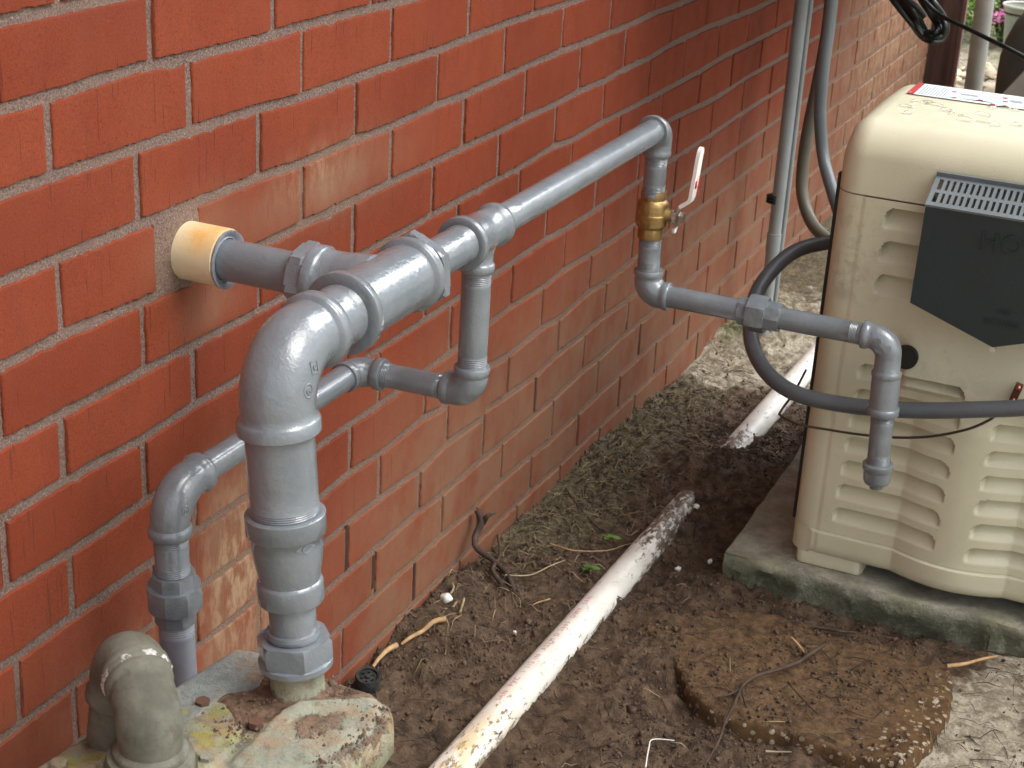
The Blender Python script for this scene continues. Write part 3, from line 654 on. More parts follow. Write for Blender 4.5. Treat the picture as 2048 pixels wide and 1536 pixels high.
def build_generator():
    e = empty('generator', (GX0 + .6, 2.45, .035), 'tan standby generator with dark louvre standing on the concrete pad', 'generator')
    xs = rounded_xs()
    hs = grid_front(xs, list(list(np.arange(.0972, .6020, .0019)) + [.6028]), face_off, 'housing', M['tan'], e)
    # lid: cross-section of rounded front rising to the top, rolled over back
    r = .034; Rt = .046; zt = .700; sec = [(.0022, .6032), (.0, .6052), (0, .63)]
    for t in np.linspace(0, math.pi / 2, 14): sec.append((Rt * 1.25 * (1 - math.cos(t)), zt - Rt + Rt * math.sin(t)))
    sec += [(.12, zt + .001), (.2, zt + .002), (.28, zt)]
    for t in np.linspace(0, math.pi / 2, 8)[1:]: sec.append((.30 + .06 * math.sin(t), zt - .05 * (1 - math.cos(t)) ))
    sec += [(.50, .60), (.645, .50), (.645, .40)]
    mb = MB(); rows = []
    cs = [(GX0 + .0, 0)]
    for dy, z in sec:
        k = max(0, (z - (zt - Rt)) / Rt) if dy < .3 else 0; row = []
        ins = .040 * (1 - math.sqrt(max(0, 1 - min(1, max(0, (z - (zt - .045)) / .045)) ** 2))) if dy < .33 else .0
        for x in xs:
            dl = min(1, max(0, (GX0 + r - x) / r)); dr = min(1, max(0, (x - (GX1 - r)) / r)); c = r * (1 - math.sqrt(1 - dl * dl)) + r * (1 - math.sqrt(max(0, 1 - dr * dr)))
            row.append((x, GY - .0008 + dy + c * max(0, 1 - dy / .2), z))
        rows.append(row)
    P = np.array(rows)
    # roll the left and right top edges: lower z near the sides
    for s_, x_edge in ((1, GX0), (-1, GX1)):
        d = (P[..., 0] - x_edge) * s_; Rr = .036; t = np.clip(1 - d / Rr, 0, 1); drop = Rr * (1 - np.sqrt(np.clip(1 - t * t, 0, 1)))
        hi = smooth(.62, .70, P[..., 2]); P[..., 2] -= drop * hi * .95
    # sides down to the seam
    left = P[:, :1].copy(); left[..., 2] = np.minimum(left[..., 2], .6045); right = P[:, -1:].copy(); right[..., 2] = np.minimum(right[..., 2], .6045)
    P = np.concatenate([left, P, right], 1); ny_, nx_ = P.shape[:2]; idx = np.arange(ny_ * nx_).reshape(ny_, nx_); q = np.stack([idx[:-1, :-1], idx[:-1, 1:], idx[1:, 1:], idx[1:, :-1]], -1).reshape(-1, 4)
    mb.add(P.reshape(-1, 3), q.tolist()); lid = mb.build('lid', M['tan'], e, angle=40, attrs=dict(grime=[0.05] * len(mb.v)))
    # inner dark body closes the seams
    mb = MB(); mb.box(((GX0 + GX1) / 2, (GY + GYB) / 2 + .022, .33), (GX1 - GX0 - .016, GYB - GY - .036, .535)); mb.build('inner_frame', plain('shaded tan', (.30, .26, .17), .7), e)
    # base tray with rounded lower edge and feet
    zs = [.056, .0575, .061, .067, .074, .0938, .0950, .0960, .0968]
    def toff(X, Z): 
        rr = np.clip((.072 - Z) / .016, 0, 1); return face_off(X, np.full_like(Z, .11), False) + .004 - .005 * smooth(.0940, .0968, Z) - .014 * (1 - np.sqrt(np.clip(1 - rr * rr, 0, 1)))
    grid_front(xs, zs, toff, 'base_tray', M['tan'], e)
    for fx in (.436, 1.53):
        mb = MB(); w = .100; rows = []
        for z, g in ((.0352, .003), (.037, .0008), (.041, 0), (.052, 0), (.064, .004)):
            row = []
            for t in np.linspace(0, 1, 30):
                x = fx + w * t; ee = min(t, 1 - t) * w; c = .012 - math.sqrt(max(0, .012 ** 2 - max(0, .012 - ee) ** 2)); row.append((x, GY + .001 + c + g, z + (.002 if (.058 < w * t < .088 and z < .036) else 0)))
            rows.append(row)
        P = np.array(rows); P = np.concatenate([P[:, :1] * [1, 0, 1] + [0, GY + .3, 0], P, P[:, -1:] * [1, 0, 1] + [0, GY + .3, 0]], 1)
        ny_, nx_ = P.shape[:2]; idx = np.arange(ny_ * nx_).reshape(ny_, nx_); q = np.stack([idx[:-1, :-1], idx[:-1, 1:], idx[1:, 1:], idx[1:, :-1]], -1).reshape(-1, 4)
        mb.add(P.reshape(-1, 3), q.tolist()); mb.build('foot', M['tan'], e, attrs=dict(grime=[.1] * len(mb.v)))
    # black rubber strip down the left edge
    mb = MB(); mb.box((GX0 - .0025, GY + .040, .355), (.006, .012, .53)); mb.build('rubber_seal', M['rubber'], e)
    # exhaust louvre: pentagonal box with sloping grille on top
    lv = empty_part('exhaust_louvre', e, .0)
    xa, xb, xm = .557, .785, .671; yf = GY - .062; yb_ = GY + .0
    mb = MB(); th = .004
    F = [(xa, yf, .6205), (xb, yf, .6205), (xb, yf - .006, .489), (xm, yf - .008, .450), (xa, yf - .006, .489)]
    Bk = [(xa, yb_, .6205), (xb, yb_, .6205), (xb, yb_, .489), (xm, yb_, .450), (xa, yb_, .489)]
    mb.add(F + Bk, [(0, 4, 3, 2, 1)[::-1]] + [(1, 2, 7, 6), (2, 3, 8, 7), (3, 4, 9, 8), (4, 0, 5, 9)]); 
    fr = mb.build('deflector_plate', M['louvre'], e, angle=20); fr['label'] = 'dark slate deflector plate with embossed hot warning'
    lp = fr
    # grille frame: bars between two rows of slots, on a plane from (yf,.6205) to (GY,.646)
    A = Vector((xa - .001, yf - .001, .6215)); Bv = Vector((0, GY - yf, .0255)); Ln = Bv.length; Bu = Bv.normalized(); Nn = Vector((0, -Bu.z, Bu.y)); wid = xb - xa + .002
    rot = Matrix((Vector((1, 0, 0)), Bu, Nn)).transposed()
    mb = MB()
    def bar(u0, u1, v0, v1, h=.0032): mb.box(A + Vector(((u0 + u1) / 2, 0, 0)) + Bu * ((v0 + v1) / 2) + Nn * (-h / 2 + .001), (u1 - u0, v1 - v0, h), rot)
    rows = [(0, .008), (.0285, .0355), (Ln - .009, Ln)]
    for v0, v1 in rows: bar(0, wid, v0, v1)
    bar(0, .006, .008, .0285); bar(wid - .006, wid, .008, .0285); bar(0, .006, .0355, Ln - .009); bar(wid - .006, wid, .0355, Ln - .009)
    n = 27; pitch = (wid - .012) / n
    for rr, (v0, v1) in enumerate(((.008, .0285), (.0355, Ln - .009))):
        for i in range(1, n): c_ = .006 + pitch * i + (pitch * .0 if rr == 0 else 0); bar(c_ - .0021, c_ + .0021, v0, v1, .006)
    g_ = mb.build('grille', M['grille'], e, angle=30)
    mb = MB(); mb.box(A + Vector((wid / 2, 0, 0)) + Bu * (Ln - .001) + Nn * .002, (wid, .003, .010), rot); mb.build('grille_lip', M['grille'], g_)
    # dark interior under the grille (fills between the side walls)
    mb = MB(); mb.box(((xa + xb) / 2, (yf + GY) / 2, .604), (xb - xa - .004, GY - yf - .004, .003)); mb.build('inner_shelf', M['dark'], g_)
    # embossed letters
    text_mesh('HOT', .034, (.632, yf - .0025 , .577), M['louvre'], lp, 'raised_letters', ext=.0006, tilt=math.radians(2.6))
    text_mesh('VERY', .0085, (.668, yf - .0066, .497), M['louvre'], lp, 'raised_letters', ext=.0003, tilt=math.radians(2.6))
    text_mesh('HOT PARTS', .0085, (.653, yf - .0072, .482), M['louvre'], lp, 'raised_letters', ext=.0006, tilt=math.radians(2.6))
    mb = MB(); mb.line((xm, GY - .03, .446), (xm, GY - .068, .446), [(0, .004), (.038, .004)], seg=12); mb.build('screw', M['steel'], lp)
    # cable inlet: dark round hole with conduit fitting
    hc = onY(1812, 714, GY - .016); hr = .0165
    mb = MB(); mb.line(hc + Vector((0, .004, 0)), hc + Vector((0, -.0065, 0)), [(0, hr), (.0085, hr), (.0085, hr * .86), (.001, hr * .86)], seg=36, cap=False)
    mb.line(hc + Vector((0, -.0052, 0)), hc + Vector((0, -.006, 0)), [(0, hr * .87), (.0006, hr * .87)], seg=36); mb.build('cable_inlet', M['rubber'], e)
    # ground lug
    p = onY(2037, 775, GY - .030); q_ = onY(2026, 800, GY - .030)
    mb = MB(); d_ = (p - q_); mb.box((p + q_) / 2 + Vector((0, .006, 0)), (.010, .010, d_.length * 1.25), Matrix.Rotation(math.radians(12), 3, 'Y')); lg = mb.build('ground_lug', M['lug'], e)
    mb = MB(); 
    for c_ in (p, q_): mb.line(c_ + Vector((0, .002, 0)), c_ + Vector((0, -.004, 0)), [(0, .0032), (.004, .0032), (.006, .0018)], seg=10)
    mb.build('lug_screws', M['copper'], lg)
    # warning sticker on the lid
    build_sticker(e)
    return e, hs
def empty_part(*a): return None
def text_mesh(body, size, loc, mat, parent, name, ext=.0008, tilt=0, M3=None, space=1.05, align='LEFT', conform=None):
    cu = bpy.data.curves.new('t', 'FONT'); cu.body = body; cu.size = size; cu.extrude = ext; cu.space_character = space; cu.align_x = align; cu.bevel_depth = ext * .3 if M3 is None and ext > .0003 else 0
    to = bpy.data.objects.new('t', cu); COL.objects.link(to); bpy.context.view_layer.update()
    me = bpy.data.meshes.new_from_object(to.evaluated_get(bpy.context.evaluated_depsgraph_get())); bpy.data.objects.remove(to)
    R3 = M3 if M3 is not None else Matrix.Rotation(math.pi / 2 + tilt, 3, 'X')
    mb = MB(); mb.add([Vector(loc) + R3 @ v.co for v in me.vertices], [list(p.vertices) for p in me.polygons])
    return mb.build(name, mat, parent, angle=30)
def build_sticker(e):
    z = .7028; x0 = .462; dx = .20; y0, y1 = 2.375, 2.462; p0 = onZ(1819, 193, .702)
    st = MB(); n = 20; V = []
    def zz(y): 
        d = y - (GY + .30)
        return z if d < 0 else z - .05 * (1 - math.cos(math.asin(min(1, d / .06))))
    ylist = np.linspace(y0, y1, 12)
    def strip(mb, xa, xb, ya, yb, lift):
        ys = np.linspace(ya, yb, 8); vs = []
        for y in ys:
            for x in np.linspace(xa, xb, 6):
                t = max(0, 1 - (x - GX0) / .036); dz = .036 * (1 - math.sqrt(max(0, 1 - t * t))) * .95
                vs.append((x, y, zz(y) + lift - dz))
        mb.add(vs, [(r * 6 + c, r * 6 + c + 1, (r + 1) * 6 + c + 1, (r + 1) * 6 + c) for r in range(7) for c in range(5)])
    strip(st, x0, x0 + dx, y0, y1, .0006); s_ = st.build('warning_sticker', M['label'], e, angle=None)
    mb = MB(); strip(mb, x0, x0 + .010, y0, y1, .001); mb.build('red_bar', M['red'], s_, angle=None)
    for xx, yy in ((.055, .05), (.062, .008), (.098, .016), (.118, .0), (.131, .03), (.127, .055)):
        mb = MB(); strip(mb, x0 + xx, x0 + xx + .007, y0 + yy, y0 + yy + .008, .001); mb.build('red_mark', M['red'], s_, angle=None)
    mb = MB()
    for i in range(9): strip(mb, x0 + .015 + i * .0042, x0 + .0168 + i * .0042, y0 + .006, y1 - .010 - (i % 3) * .01, .001)
    mb.build('text_lines', M['ink'], s_, angle=None)
    for xx, yy, w, h in ((.066, .045, .03, .004), (.07, .040, .024, .005), (.078, .012, .035, .005), (.092, .012, .028, .004), (.135, .048, .02, .003), (.14, .036, .018, .008), (.165, .012, .02, .01), (.16, .055, .02, .004)):
        mb = MB(); strip(mb, x0 + xx, x0 + xx + w, y0 + yy, y0 + yy + h, .001); mb.build('diagram_mark', M['ink'], s_, angle=None)
    # white warning mark on the red bar
    text_mesh('!', .010, (x0 + .0025, y0 + .004, z + .0016), M['label'], s_, 'warning_mark', ext=.0001, M3=Matrix.Identity(3))
gen, housing = build_generator()
# rain beads on the lid
def build_drops():
    mb = MB(); zc = .7022
    P = [(1828,203),(1868,210),(1812,213),(1895,222),(1905,228),(1924,233),(1930,240),(1965,230),(1968,243),(1883,259),(1857,272),(1824,256),(1800,254),(1760,250),(1783,262),(1738,258),(2010,216),(2030,222),(1985,217),(1990,250),(2005,285),(2035,250),(1925,253),(1801,236),(1815,226),(1855,206),(2020,268),(1945,286),(1840,245)]
    for i, (px, py) in enumerate(P):
        c = onZ(px, py, zc); 
        if c.y < GY + .09: continue
        rx = random.uniform(.005, .013); ry = random.uniform(.003, .006); h = random.uniform(.003, .0045); a0 = random.uniform(-.4, .4)
        vs = [(c.x, c.y, zc + h)]; n = 20; rings = 5
        for r in range(1, rings + 1):
            f = r / rings
            for k in range(n):
                a = k / n * math.tau; w = 1 + .25 * math.sin(2 * a + i) + .12 * math.sin(3 * a + 2 * i)
                x = math.cos(a) * rx * w * f; y = math.sin(a) * ry * w * f
                vs.append((c.x + x * math.cos(a0) - y * math.sin(a0), c.y + x * math.sin(a0) + y * math.cos(a0), zc - .0006 + (h + .0006) * math.sqrt(max(0, 1 - f ** 2.6))))
        fs = [(0, 1 + k, 1 + (k + 1) % n) for k in range(n)] + [(1 + (r - 1) * n + k, 1 + r * n + k, 1 + r * n + (k + 1) % n, 1 + (r - 1) * n + (k + 1) % n) for r in range(1, rings) for k in range(n)]
        mb.add(vs, fs)
    o = mb.build('rain_beads', M['water'], angle=None); tag(o, kind='stuff')
build_drops()

# ------------------------------------------------------------------ gas pipework
GP = empty('gas_pipework', (.21, 1.5, .685), 'painted grey gas pipe run with elbows, tees and a brass valve along the brick wall', 'gas pipe')
XP = .21; ZP = .685; seamless = M['paint']
def collar(s0, rp, rc, rb, w=.011, inward=False):
    return [(s0, rp), (s0 + .0001, rc * .955), (s0 + .0014, rc), (s0 + w - .0015, rc), (s0 + w, rc * .965), (s0 + w + .0025, rb)]
def threads(s, r, L_=.012, n=6, amp=.00045):
    out = []
    for i in range(n): out += [(s + L_ * i / n, r - amp), (s + L_ * (i + .5) / n, r + amp * .4)]
    return out
def pipe(name, a, b, r, th0=0, th1=0, mat=None):
    a, b = Vector(a), Vector(b); L_ = (b - a).length; pr = [(0, r)]
    if th0: pr += threads(th0, r)
    k = int(L_ / .02); pr += [(L_ * i / (k + 1), r * (1 + random.uniform(-.004, .004))) for i in range(1, k + 1) if L_ * i / (k + 1) > th0 + .014 and L_ * i / (k + 1) < L_ - th1 - .014]
    if th1: pr += threads(L_ - th1 - .012, r)
    pr += [(L_, r)]; mb = MB(); mb.line(a, b, pr, seg=36); return mb.build(name, mat or M['paint'], GP, angle=50)
def elbow(c, d1, L1, d2, L2, t, rb, rc, w=.011, rp=None, rb2=None, rc2=None, name='elbow', parent=None, mat=None, bulge=1.06, wt=None):
    c = Vector(c); d1 = Vector(d1).normalized(); d2 = Vector(d2).normalized(); rb2 = rb2 or rb; rc2 = rc2 or rc; rp = rp or rb * .9
    ang = math.pi - d1.angle(d2); R = t / math.tan(ang / 2) if abs(math.tan(ang / 2)) > 1e-6 else t
    R = t * math.tan(d1.angle(d2) / 2)
    cen = c + (d1 + d2).normalized() * (t / math.cos(d1.angle(d2) / 2)); p1 = c + d1 * t; p2 = c + d2 * t
    P = []; T = []; Rd = []
    def add(p, tt, r): P.append(p); T.append(tt); Rd.append(r)
    for s, r in collar(0, rp, rc, rb, w): add(c + d1 * (L1 - s), -d1, r)
    if L1 - w - .0025 > t: pass
    v1 = p1 - cen; ax = v1.cross(p2 - cen).normalized(); n = 18
    for i in range(n + 1):
        f = i / n; q = Matrix.Rotation(ang * f, 3, ax); tv = q @ (-d1)
        r = (rb * (1 - f) + rb2 * f) * (1 + (bulge - 1) * math.sin(math.pi * f))
        pt = cen + q @ v1
        add(pt, tv, r)
    for s, r in reversed(collar(0, rp, rc2, rb2, w)): add(c + d2 * (L2 - s), d2, r)
    mb = MB(); mb.sweep(P, T, Rd, seg=48); 
    if parent == 'mb': return mb
    return mb.build(name, mat or M['paint'], parent or GP, angle=50)
def hexnut(a, d, L_, R_, phase=0, name='union_nut', rin=None, ch=.10, mat=None, parent=None, n=6, mb=None, build=True):
    a = Vector(a); d = Vector(d).normalized(); mb = mb or MB()
    # chamfered hexagon: intersection of a hexagon with a turned cone, approximated with 12-gon ends
    k = n * 6
    up = Vector((0, 0, 1)) if abs(d.z) < .8 else Vector((1, 0, 0)); u = (up - d * up.dot(d)).normalized(); v = d.cross(u)
    def rad(a_): 
        x = ((a_ + math.pi / n) % (2 * math.pi / n)) - math.pi / n; return R_ * math.cos(math.pi / n) / math.cos(x)
    vs = []; S = [(0, .93), (L_ * .16, 1.0), (L_ * .84, 1.0), (L_, .93)]
    for s, m in S:
        for i in range(k):
            an = i / k * math.tau; r = rad(an); r = min(r, R_ * m) if m < 1 else r
            vs.append(a + d * s + (u * math.cos(an + phase) + v * math.sin(an + phase)) * r)
    fs = [(j * k + i, j * k + (i + 1) % k, (j + 1) * k + (i + 1) % k, (j + 1) * k + i) for j in range(3) for i in range(k)]
    fs += [tuple(reversed(range(k))), tuple(3 * k + i for i in range(k))]; mb.add(vs, fs)
    if not build: return mb
    return mb.build(name, mat or M['paint'], parent or GP, angle=24)

tilt = .077; rt = Vector((tilt, 0, -1)).normalized()          # riser leans a little off the wall
E1c = Vector((XP, 1.073, ZP))
def rz(z): return Vector((XP + (ZP - z) * tilt, 1.073, z))
# big elbow on the riser
big = elbow(E1c, rt, .0685, (0, 1, 0), .072, .048, .0322, .0358, w=.013, rb2=.0302, rc2=.0345, rp=.029, bulge=1.04)
pipe('pipe', rz(.640), rz(.535), .0298, 0.0, .004)
# reducer
mb = MB(); z0 = .543; pr = collar(0, .0298, .0350, .0310, .019) + [(.030, .0312), (.044, .0298), (.060, .0272), (.0635, .0268), (.065, .0285), (.067, .0292), (.083, .0292), (.085, .0280), (.0855, .0207)]
mb.line(rz(z0), rz(.40), pr, seg=48); red_ = mb.build('reducer', M['paint'], GP, angle=50)
pipe('pipe', rz(.468), rz(.402), .0207, .003, 0)
# dielectric nut onto the meter
nz = .4265; mb = MB(); mb.line(rz(nz + .004), rz(.3), [(0, .0215), (.0005, .0235), (.004, .0242), (.007, .0235), (.0075, .022), (.009, .022)], seg=40)
un = hexnut(rz(nz - .004), rt, .022, .0345, .26, 'meter_nut', mb=mb)
mb = MB(); mb.line(rz(nz - .025), rz(.3), [(0, .0315), (.001, .0332), (.006, .0332), (.008, .031), (.0085, .026)], seg=40); mb.build('nut_flange', M['paint'], un)
# stub through the wall and first tee
def tee_run(y0_, y1_, r0_, rc0, r1_, rc1, w=.013):
    L_ = y1_ - y0_; a = collar(0, r0_ * .9, rc0, r0_, w); b = [(L_ - s, r) for s, r in reversed(collar(0, r1_ * .9, rc1, r1_, w))]
    return a + b
mb = MB(); y0_, y1_ = 1.184, 1.318
mb.line((XP, y0_, ZP), (XP, y1_, ZP), tee_run(y0_, y1_, .0326, .0380, .0320, .0368, .011), seg=48)
T1y = 1.257; mb.line((.140, T1y, ZP), (.2, T1y, ZP), [(0, .024), (.0002, .0305), (.0014, .0322), (.010, .0322), (.0115, .031), (.0135, .0292), (.030, .0295), (.045, .0318), (.06, .0325)], seg=48)
mb.build('tee', M['paint'], GP, angle=50)
pipe('pipe', (XP, 1.13, ZP), (XP, 1.19, ZP), .0278, 0, .004)
hexnut((.1245, T1y, ZP), (1, 0, 0), .0160, .0335, .2, 'hex_bushing')
pipe('pipe', (.02, T1y, ZP), (.128, T1y, ZP), .0205)
hexnut((XP, 1.318, ZP), (0, 1, 0), .0125, .0405, .44, 'hex_bushing')
pipe('pipe', (XP, 1.32, ZP), (XP, 1.440, ZP), .0203, 0, .010)
# second tee with the drop
mb = MB(); y0_, y1_ = 1.425, 1.510
mb.line((XP, y0_, ZP), (XP, y1_, ZP), tee_run(y0_, y1_, .0245, .0280, .0205, .0235, .010), seg=44)
T2y = 1.467; mb.line((XP, T2y, ZP - .040), (XP, T2y, ZP), [(0, .0158), (.0002, .0178), (.0012, .0188), (.0085, .0188), (.0095, .0178), (.011, .0165), (.02, .0168), (.028, .0192), (.035, .021)], seg=40)
mb.build('tee', M['paint'], GP, angle=50)
pipe('pipe', (XP, T2y, ZP - .038), (XP, T2y, .535), .0158, 0.004, .004)
pipe('pipe', (XP, 1.505, ZP), (XP, 2.000, ZP), .0166, .006, 0)
# lower loop
E4 = Vector((XP, T2y, .508)); E5 = Vector((.075, 1.460, .508))
elbow(E4, (0, 0, 1), .031, (-1, 0, 0), .031, .0215, .0180, .0195, .0085, rp=.0158, rc2=.0188)
pipe('pipe', (.185, 1.4655, .508), (.10, 1.461, .508), .0138, .002, .004)
elbow(E5, (1, .02, 0), .033, (0, -1, 0), .030, .0215, .0160, .0182, .0095, rp=.0138, rc2=.0172)
pipe('pipe', (.075, 1.44, .508), (.075, 1.14, .508), .0143)
E6 = Vector((.075, 1.108, .508)); r2d = Vector((0, .05, -1)).normalized()
def r2(z): return Vector((.075, 1.108 + (.508 - z) * .05, z))
e6 = elbow(E6, (0, 1, 0), .053, r2d, .044, .036, .0182, .0200, .009, rp=.0143, rc2=.0206)
pipe('pipe', r2(.47), r2(.418), .0163, .004, .004)
hexnut(r2(.424), r2d, .021, .0213, .3, 'union_end', n=8); hexnut(r2(.411), r2d, .024, .0272, .1, 'union_nut', n=8); hexnut(r2(.389), r2d, .018, .0205, .25, 'union_end', n=8)
mb = MB(); mb.line(r2(.373), r2(.30), [(0, .0165)] + [q for i in range(6) for q in ((.001 + i * .0024, .0163), (.0022 + i * .0024, .0170))] + [(.018, .0168), (.073, .0168)], seg=36); mb.build('pipe', M['dull'], GP, angle=50)
# far assembly
F1 = Vector((XP, 2.022, ZP)); rf = .0152
elbow(F1, (0, -1, 0), .026, (0, 0, -1), .037, .0215, .0190, .0215, .008, rp=.0166, rc2=.0195)
pipe('pipe', F1 + Vector((0, 0, -.035)), (XP, 2.024, .592), rf, .004, .004)
# brass ball valve
vc = Vector((XP, 2.026, .567)); val = MB()
hexnut(vc + Vector((0, 0, .019)), (0, 0, 1), .0145, .0178, .2, mb=val, build=False, n=8); hexnut(vc + Vector((0, 0, -.034)), (0, 0, 1), .0145, .0178, .2, mb=val, build=False, n=8)
val.line(vc + Vector((0, 0, .0215)), vc + Vector((0, 0, -.03)), [(0, .0155), (.0015, .0175), (.005, .0205), (.009, .0213), (.020, .0213), (.0215, .0222), (.0235, .0222), (.026, .0218), (.036, .0212), (.040, .0185), (.0405, .0150)], seg=40)
val.line(vc + Vector((.012, 0, .0015)), vc + Vector((.05, 0, .0015)), [(0, .011), (.012, .0095), (.0145, .0085), (.0175, .0085)], seg=24)
valve = val.build('ball_valve', M['brass'], GP, angle=30)
text_mesh('600', .011, vc + Vector((-.004, -.0222, .0035)), M['brass'], valve, 'cast_lettering', ext=.0007, M3=Matrix.Rotation(math.pi / 2, 3, 'X'), align='CENTER')
text_mesh('WOG', .008, vc + Vector((-.004, -.0222, -.0125)), M['brass'], valve, 'cast_lettering', ext=.0007, M3=Matrix.Rotation(math.pi / 2, 3, 'X'), align='CENTER')
hx = vc + Vector((.0265, 0, .0015)); 
hexnut(hx, (1, 0, 0), .008, .0085, .2, 'stem_nut', mat=M['steel'], parent=valve)
hexnut(hx + Vector((.0125, 0, 0)), (1, 0, 0), .006, .0072, .5, 'stem_nut', mat=M['steel'], parent=valve)
mb = MB()
def ribbon(mb, path, wds, th):
    """flat strap: path points in x,z at y of stem, width along y"""
    vs = []; n = len(path)
    for i, (x, z) in enumerate(path):
        a = Vector((*path[max(i - 1, 0)], 0)); b = Vector((*path[min(i + 1, n - 1)], 0)); d = (b - a).normalized(); nx, nz = -d.y, d.x
        w = wds[i]
        for s_, q in ((-1, -1), (1, -1), (1, 1), (-1, 1)): vs.append((vc.x + x + nx * q * th / 2, vc.y + s_ * w / 2, vc.z + z + nz * q * th / 2))
    fs = [(i * 4 + k, i * 4 + (k + 1) % 4, (i + 1) * 4 + (k + 1) % 4, (i + 1) * 4 + k) for i in range(n - 1) for k in range(4)] + [(3, 2, 1, 0), tuple((n - 1) * 4 + k for k in range(4))]
    mb.add(vs, fs)
ribbon(mb, [(.0335, -.020), (.0345, -.012), (.036, .0), (.0365, .010), (.039, .0165)], [.006, .014, .018, .017, .015], .0022)
lev = mb.build('handle', M['steel'], valve, angle=30)
mb = MB(); path = [(.039, .0165), (.046, .0215), (.0515, .026), (.0535, .032), (.0545, .045), (.0565, .065), (.058, .085), (.059, .094), (.0593, .0985), (.0594, .1005)]; wd = [.015, .0155, .016, .0165, .017, .0175, .0175, .0165, .012, .005]
ribbon(mb, path, wd, .0048); gr = mb.build('vinyl_grip', M['vinyl'], lev, angle=40)
ribbon(mb2 := MB(), [(.0333, -.021), (.0338, -.014)], [.007, .013], .0035); mb2.build('vinyl_tip', M['vinyl'], lev)
text_mesh('WOG 600', .0060, vc + Vector((.0603, .001, .062)), M['red'], gr, 'printed_lettering', ext=.0004, M3=Matrix.Rotation(math.radians(-1.3), 3, 'Y') @ Matrix(((0, 0, 1), (0, 1, 0), (1, 0, 0))) @ Matrix.Rotation(0, 3, 'Z') @ Matrix(((-1, 0, 0), (0, 1, 0), (0, 0, 1))))
mb = MB(); mb.box(vc + Vector((.0582, -.0025, .050)), (.0012, .005, .010)); mb.build('red_mark', M['red'], gr)
pipe('pipe', (XP, 2.028, .536), (XP, 2.031, .485), .0154, .003, .004)
F2 = Vector((XP, 2.034, .452)); elbow(F2, (0, 0, 1), .034, (1, 0, 0), .033, .0215, .0188, .0205, .008, rp=.0154, rc2=.0198)
pipe('pipe', (.238, 2.035, .452), (.345, 2.036, .4515), .0152, 0, .0)
hexnut((.342, 2.036, .4515), (1, 0, 0), .015, .0190, .2, 'union_end'); hexnut((.3555, 2.036, .4515), (1, 0, 0), .0255, .0262, .45, 'union_nut', n=6); hexnut((.3805, 2.036, .4515), (1, 0, 0), .0195, .0205, .3, 'union_end', n=8)
pipe('pipe', (.398, 2.036, .4515), (.512, 2.036, .4515), .0150, .0, .006)
F3 = Vector((.5465, 2.036, .4515)); dd = Vector((.055, 0, -1)).normalized()
f3 = elbow(F3, (-1, 0, 0), .036, dd, .052, .023, .0172, .0190, .008, rp=.0150, rc2=.0198)
def dz(z): return F3 + dd * ((F3.z - z) / -dd.z)
mb = MB(); mb.line(dz(.4035), dz(.33), [(0, .0180), (.006, .0190), (.045, .0188), (.0465, .0190), (.0475, .0208), (.0500, .0214), (.0565, .0214), (.0580, .0198), (.0585, .0155)], seg=40); mb.build('coupling', M['paint'], GP, angle=50)
pipe('pipe', dz(.350), dz(.272), .0152, .003, .004)
mb = MB(); mb.line(dz(.276), dz(.22), [(0, .0155), (.0002, .0192), (.0015, .0208), (.008, .0208), (.0095, .0196), (.0125, .0190), (.024, .0184), (.029, .0170), (.0315, .014), (.032, .010), (.0325, .0095), (.0375, .009)], seg=40)
mb.build('end_cap', M['paint'], GP, angle=50)
# cast marks standing proud of the fittings
def cast_mark(target, px, py, kind, size):
    bm = bmesh.new(); bm.from_mesh(target.data); O_ = ORGP.get(target.name, Vector()); tr = BVHTree.FromBMesh(bm)
    loc, nrm, _, _ = tr.ray_cast(CP - O_, ray(px, py).normalized()); bm.free()
    if loc is None: return
    loc = loc + O_; z = nrm.normalized(); up = Vector((0, 0, 1)); y = (up - z * up.dot(z)).normalized(); x = y.cross(z); M3 = Matrix((x, y, z)).transposed(); mb = MB()
    if kind[0] == 'o':
        P = [loc + M3 @ Vector((math.cos(a) * size, math.sin(a) * size * 1.15, -size * size * math.cos(a) ** 2 * 12)) for a in np.linspace(0, math.tau, 33)]
        T = [P[(i + 1) % 32] - P[(i - 1) % 32] for i in range(32)] + [P[1] - P[-2]]; mb.sweep(P, T, [size * .13] * 33, seg=8, cap=False)
    elif kind[0] == 's':
        for dx, dy, w, h in ((0, 1, 2, .25), (0, -1, 2, .25), (-1, 0, .25, 2), (1, 0, .25, 2)): mb.box(loc + M3 @ Vector((dx * size, dy * size * 1.2, -.0002)), (w * size, h * size * 1.2, .0012), M3)
    elif kind[0] == 'd':
        for sx, sy in ((1, 1), (1, -1), (-1, 1), (-1, -1)): 
            a = Vector((0, sy * size * .6, 0)); b = Vector((sx * size * 1.2, 0, -.0012)); P = [loc + M3 @ a, loc + M3 @ b]; mb.sweep(P, [P[1] - P[0]] * 2, [size * .1] * 2, seg=6)
    o = mb.build('cast_mark', M['paint'], target, angle=30)
    if len(kind) > 1: text_mesh(kind[1:], size * 1.5, loc + M3 @ Vector((0, -size * .55, 0)), M['paint'], o, 'cast_letter', ext=.0008, M3=M3, align='CENTER')
cast_mark(big, 617, 782, 'oG', .0050); cast_mark(big, 629, 734, 'sC', .0042); cast_mark(e6, 371, 1022, 'oG', .0038); cast_mark(f3, 1756, 685, 'oG', .0042); cast_mark(f3, 1775, 699, 'sC', .0036); cast_mark(red_, 612, 1098, 'dC', .0075)

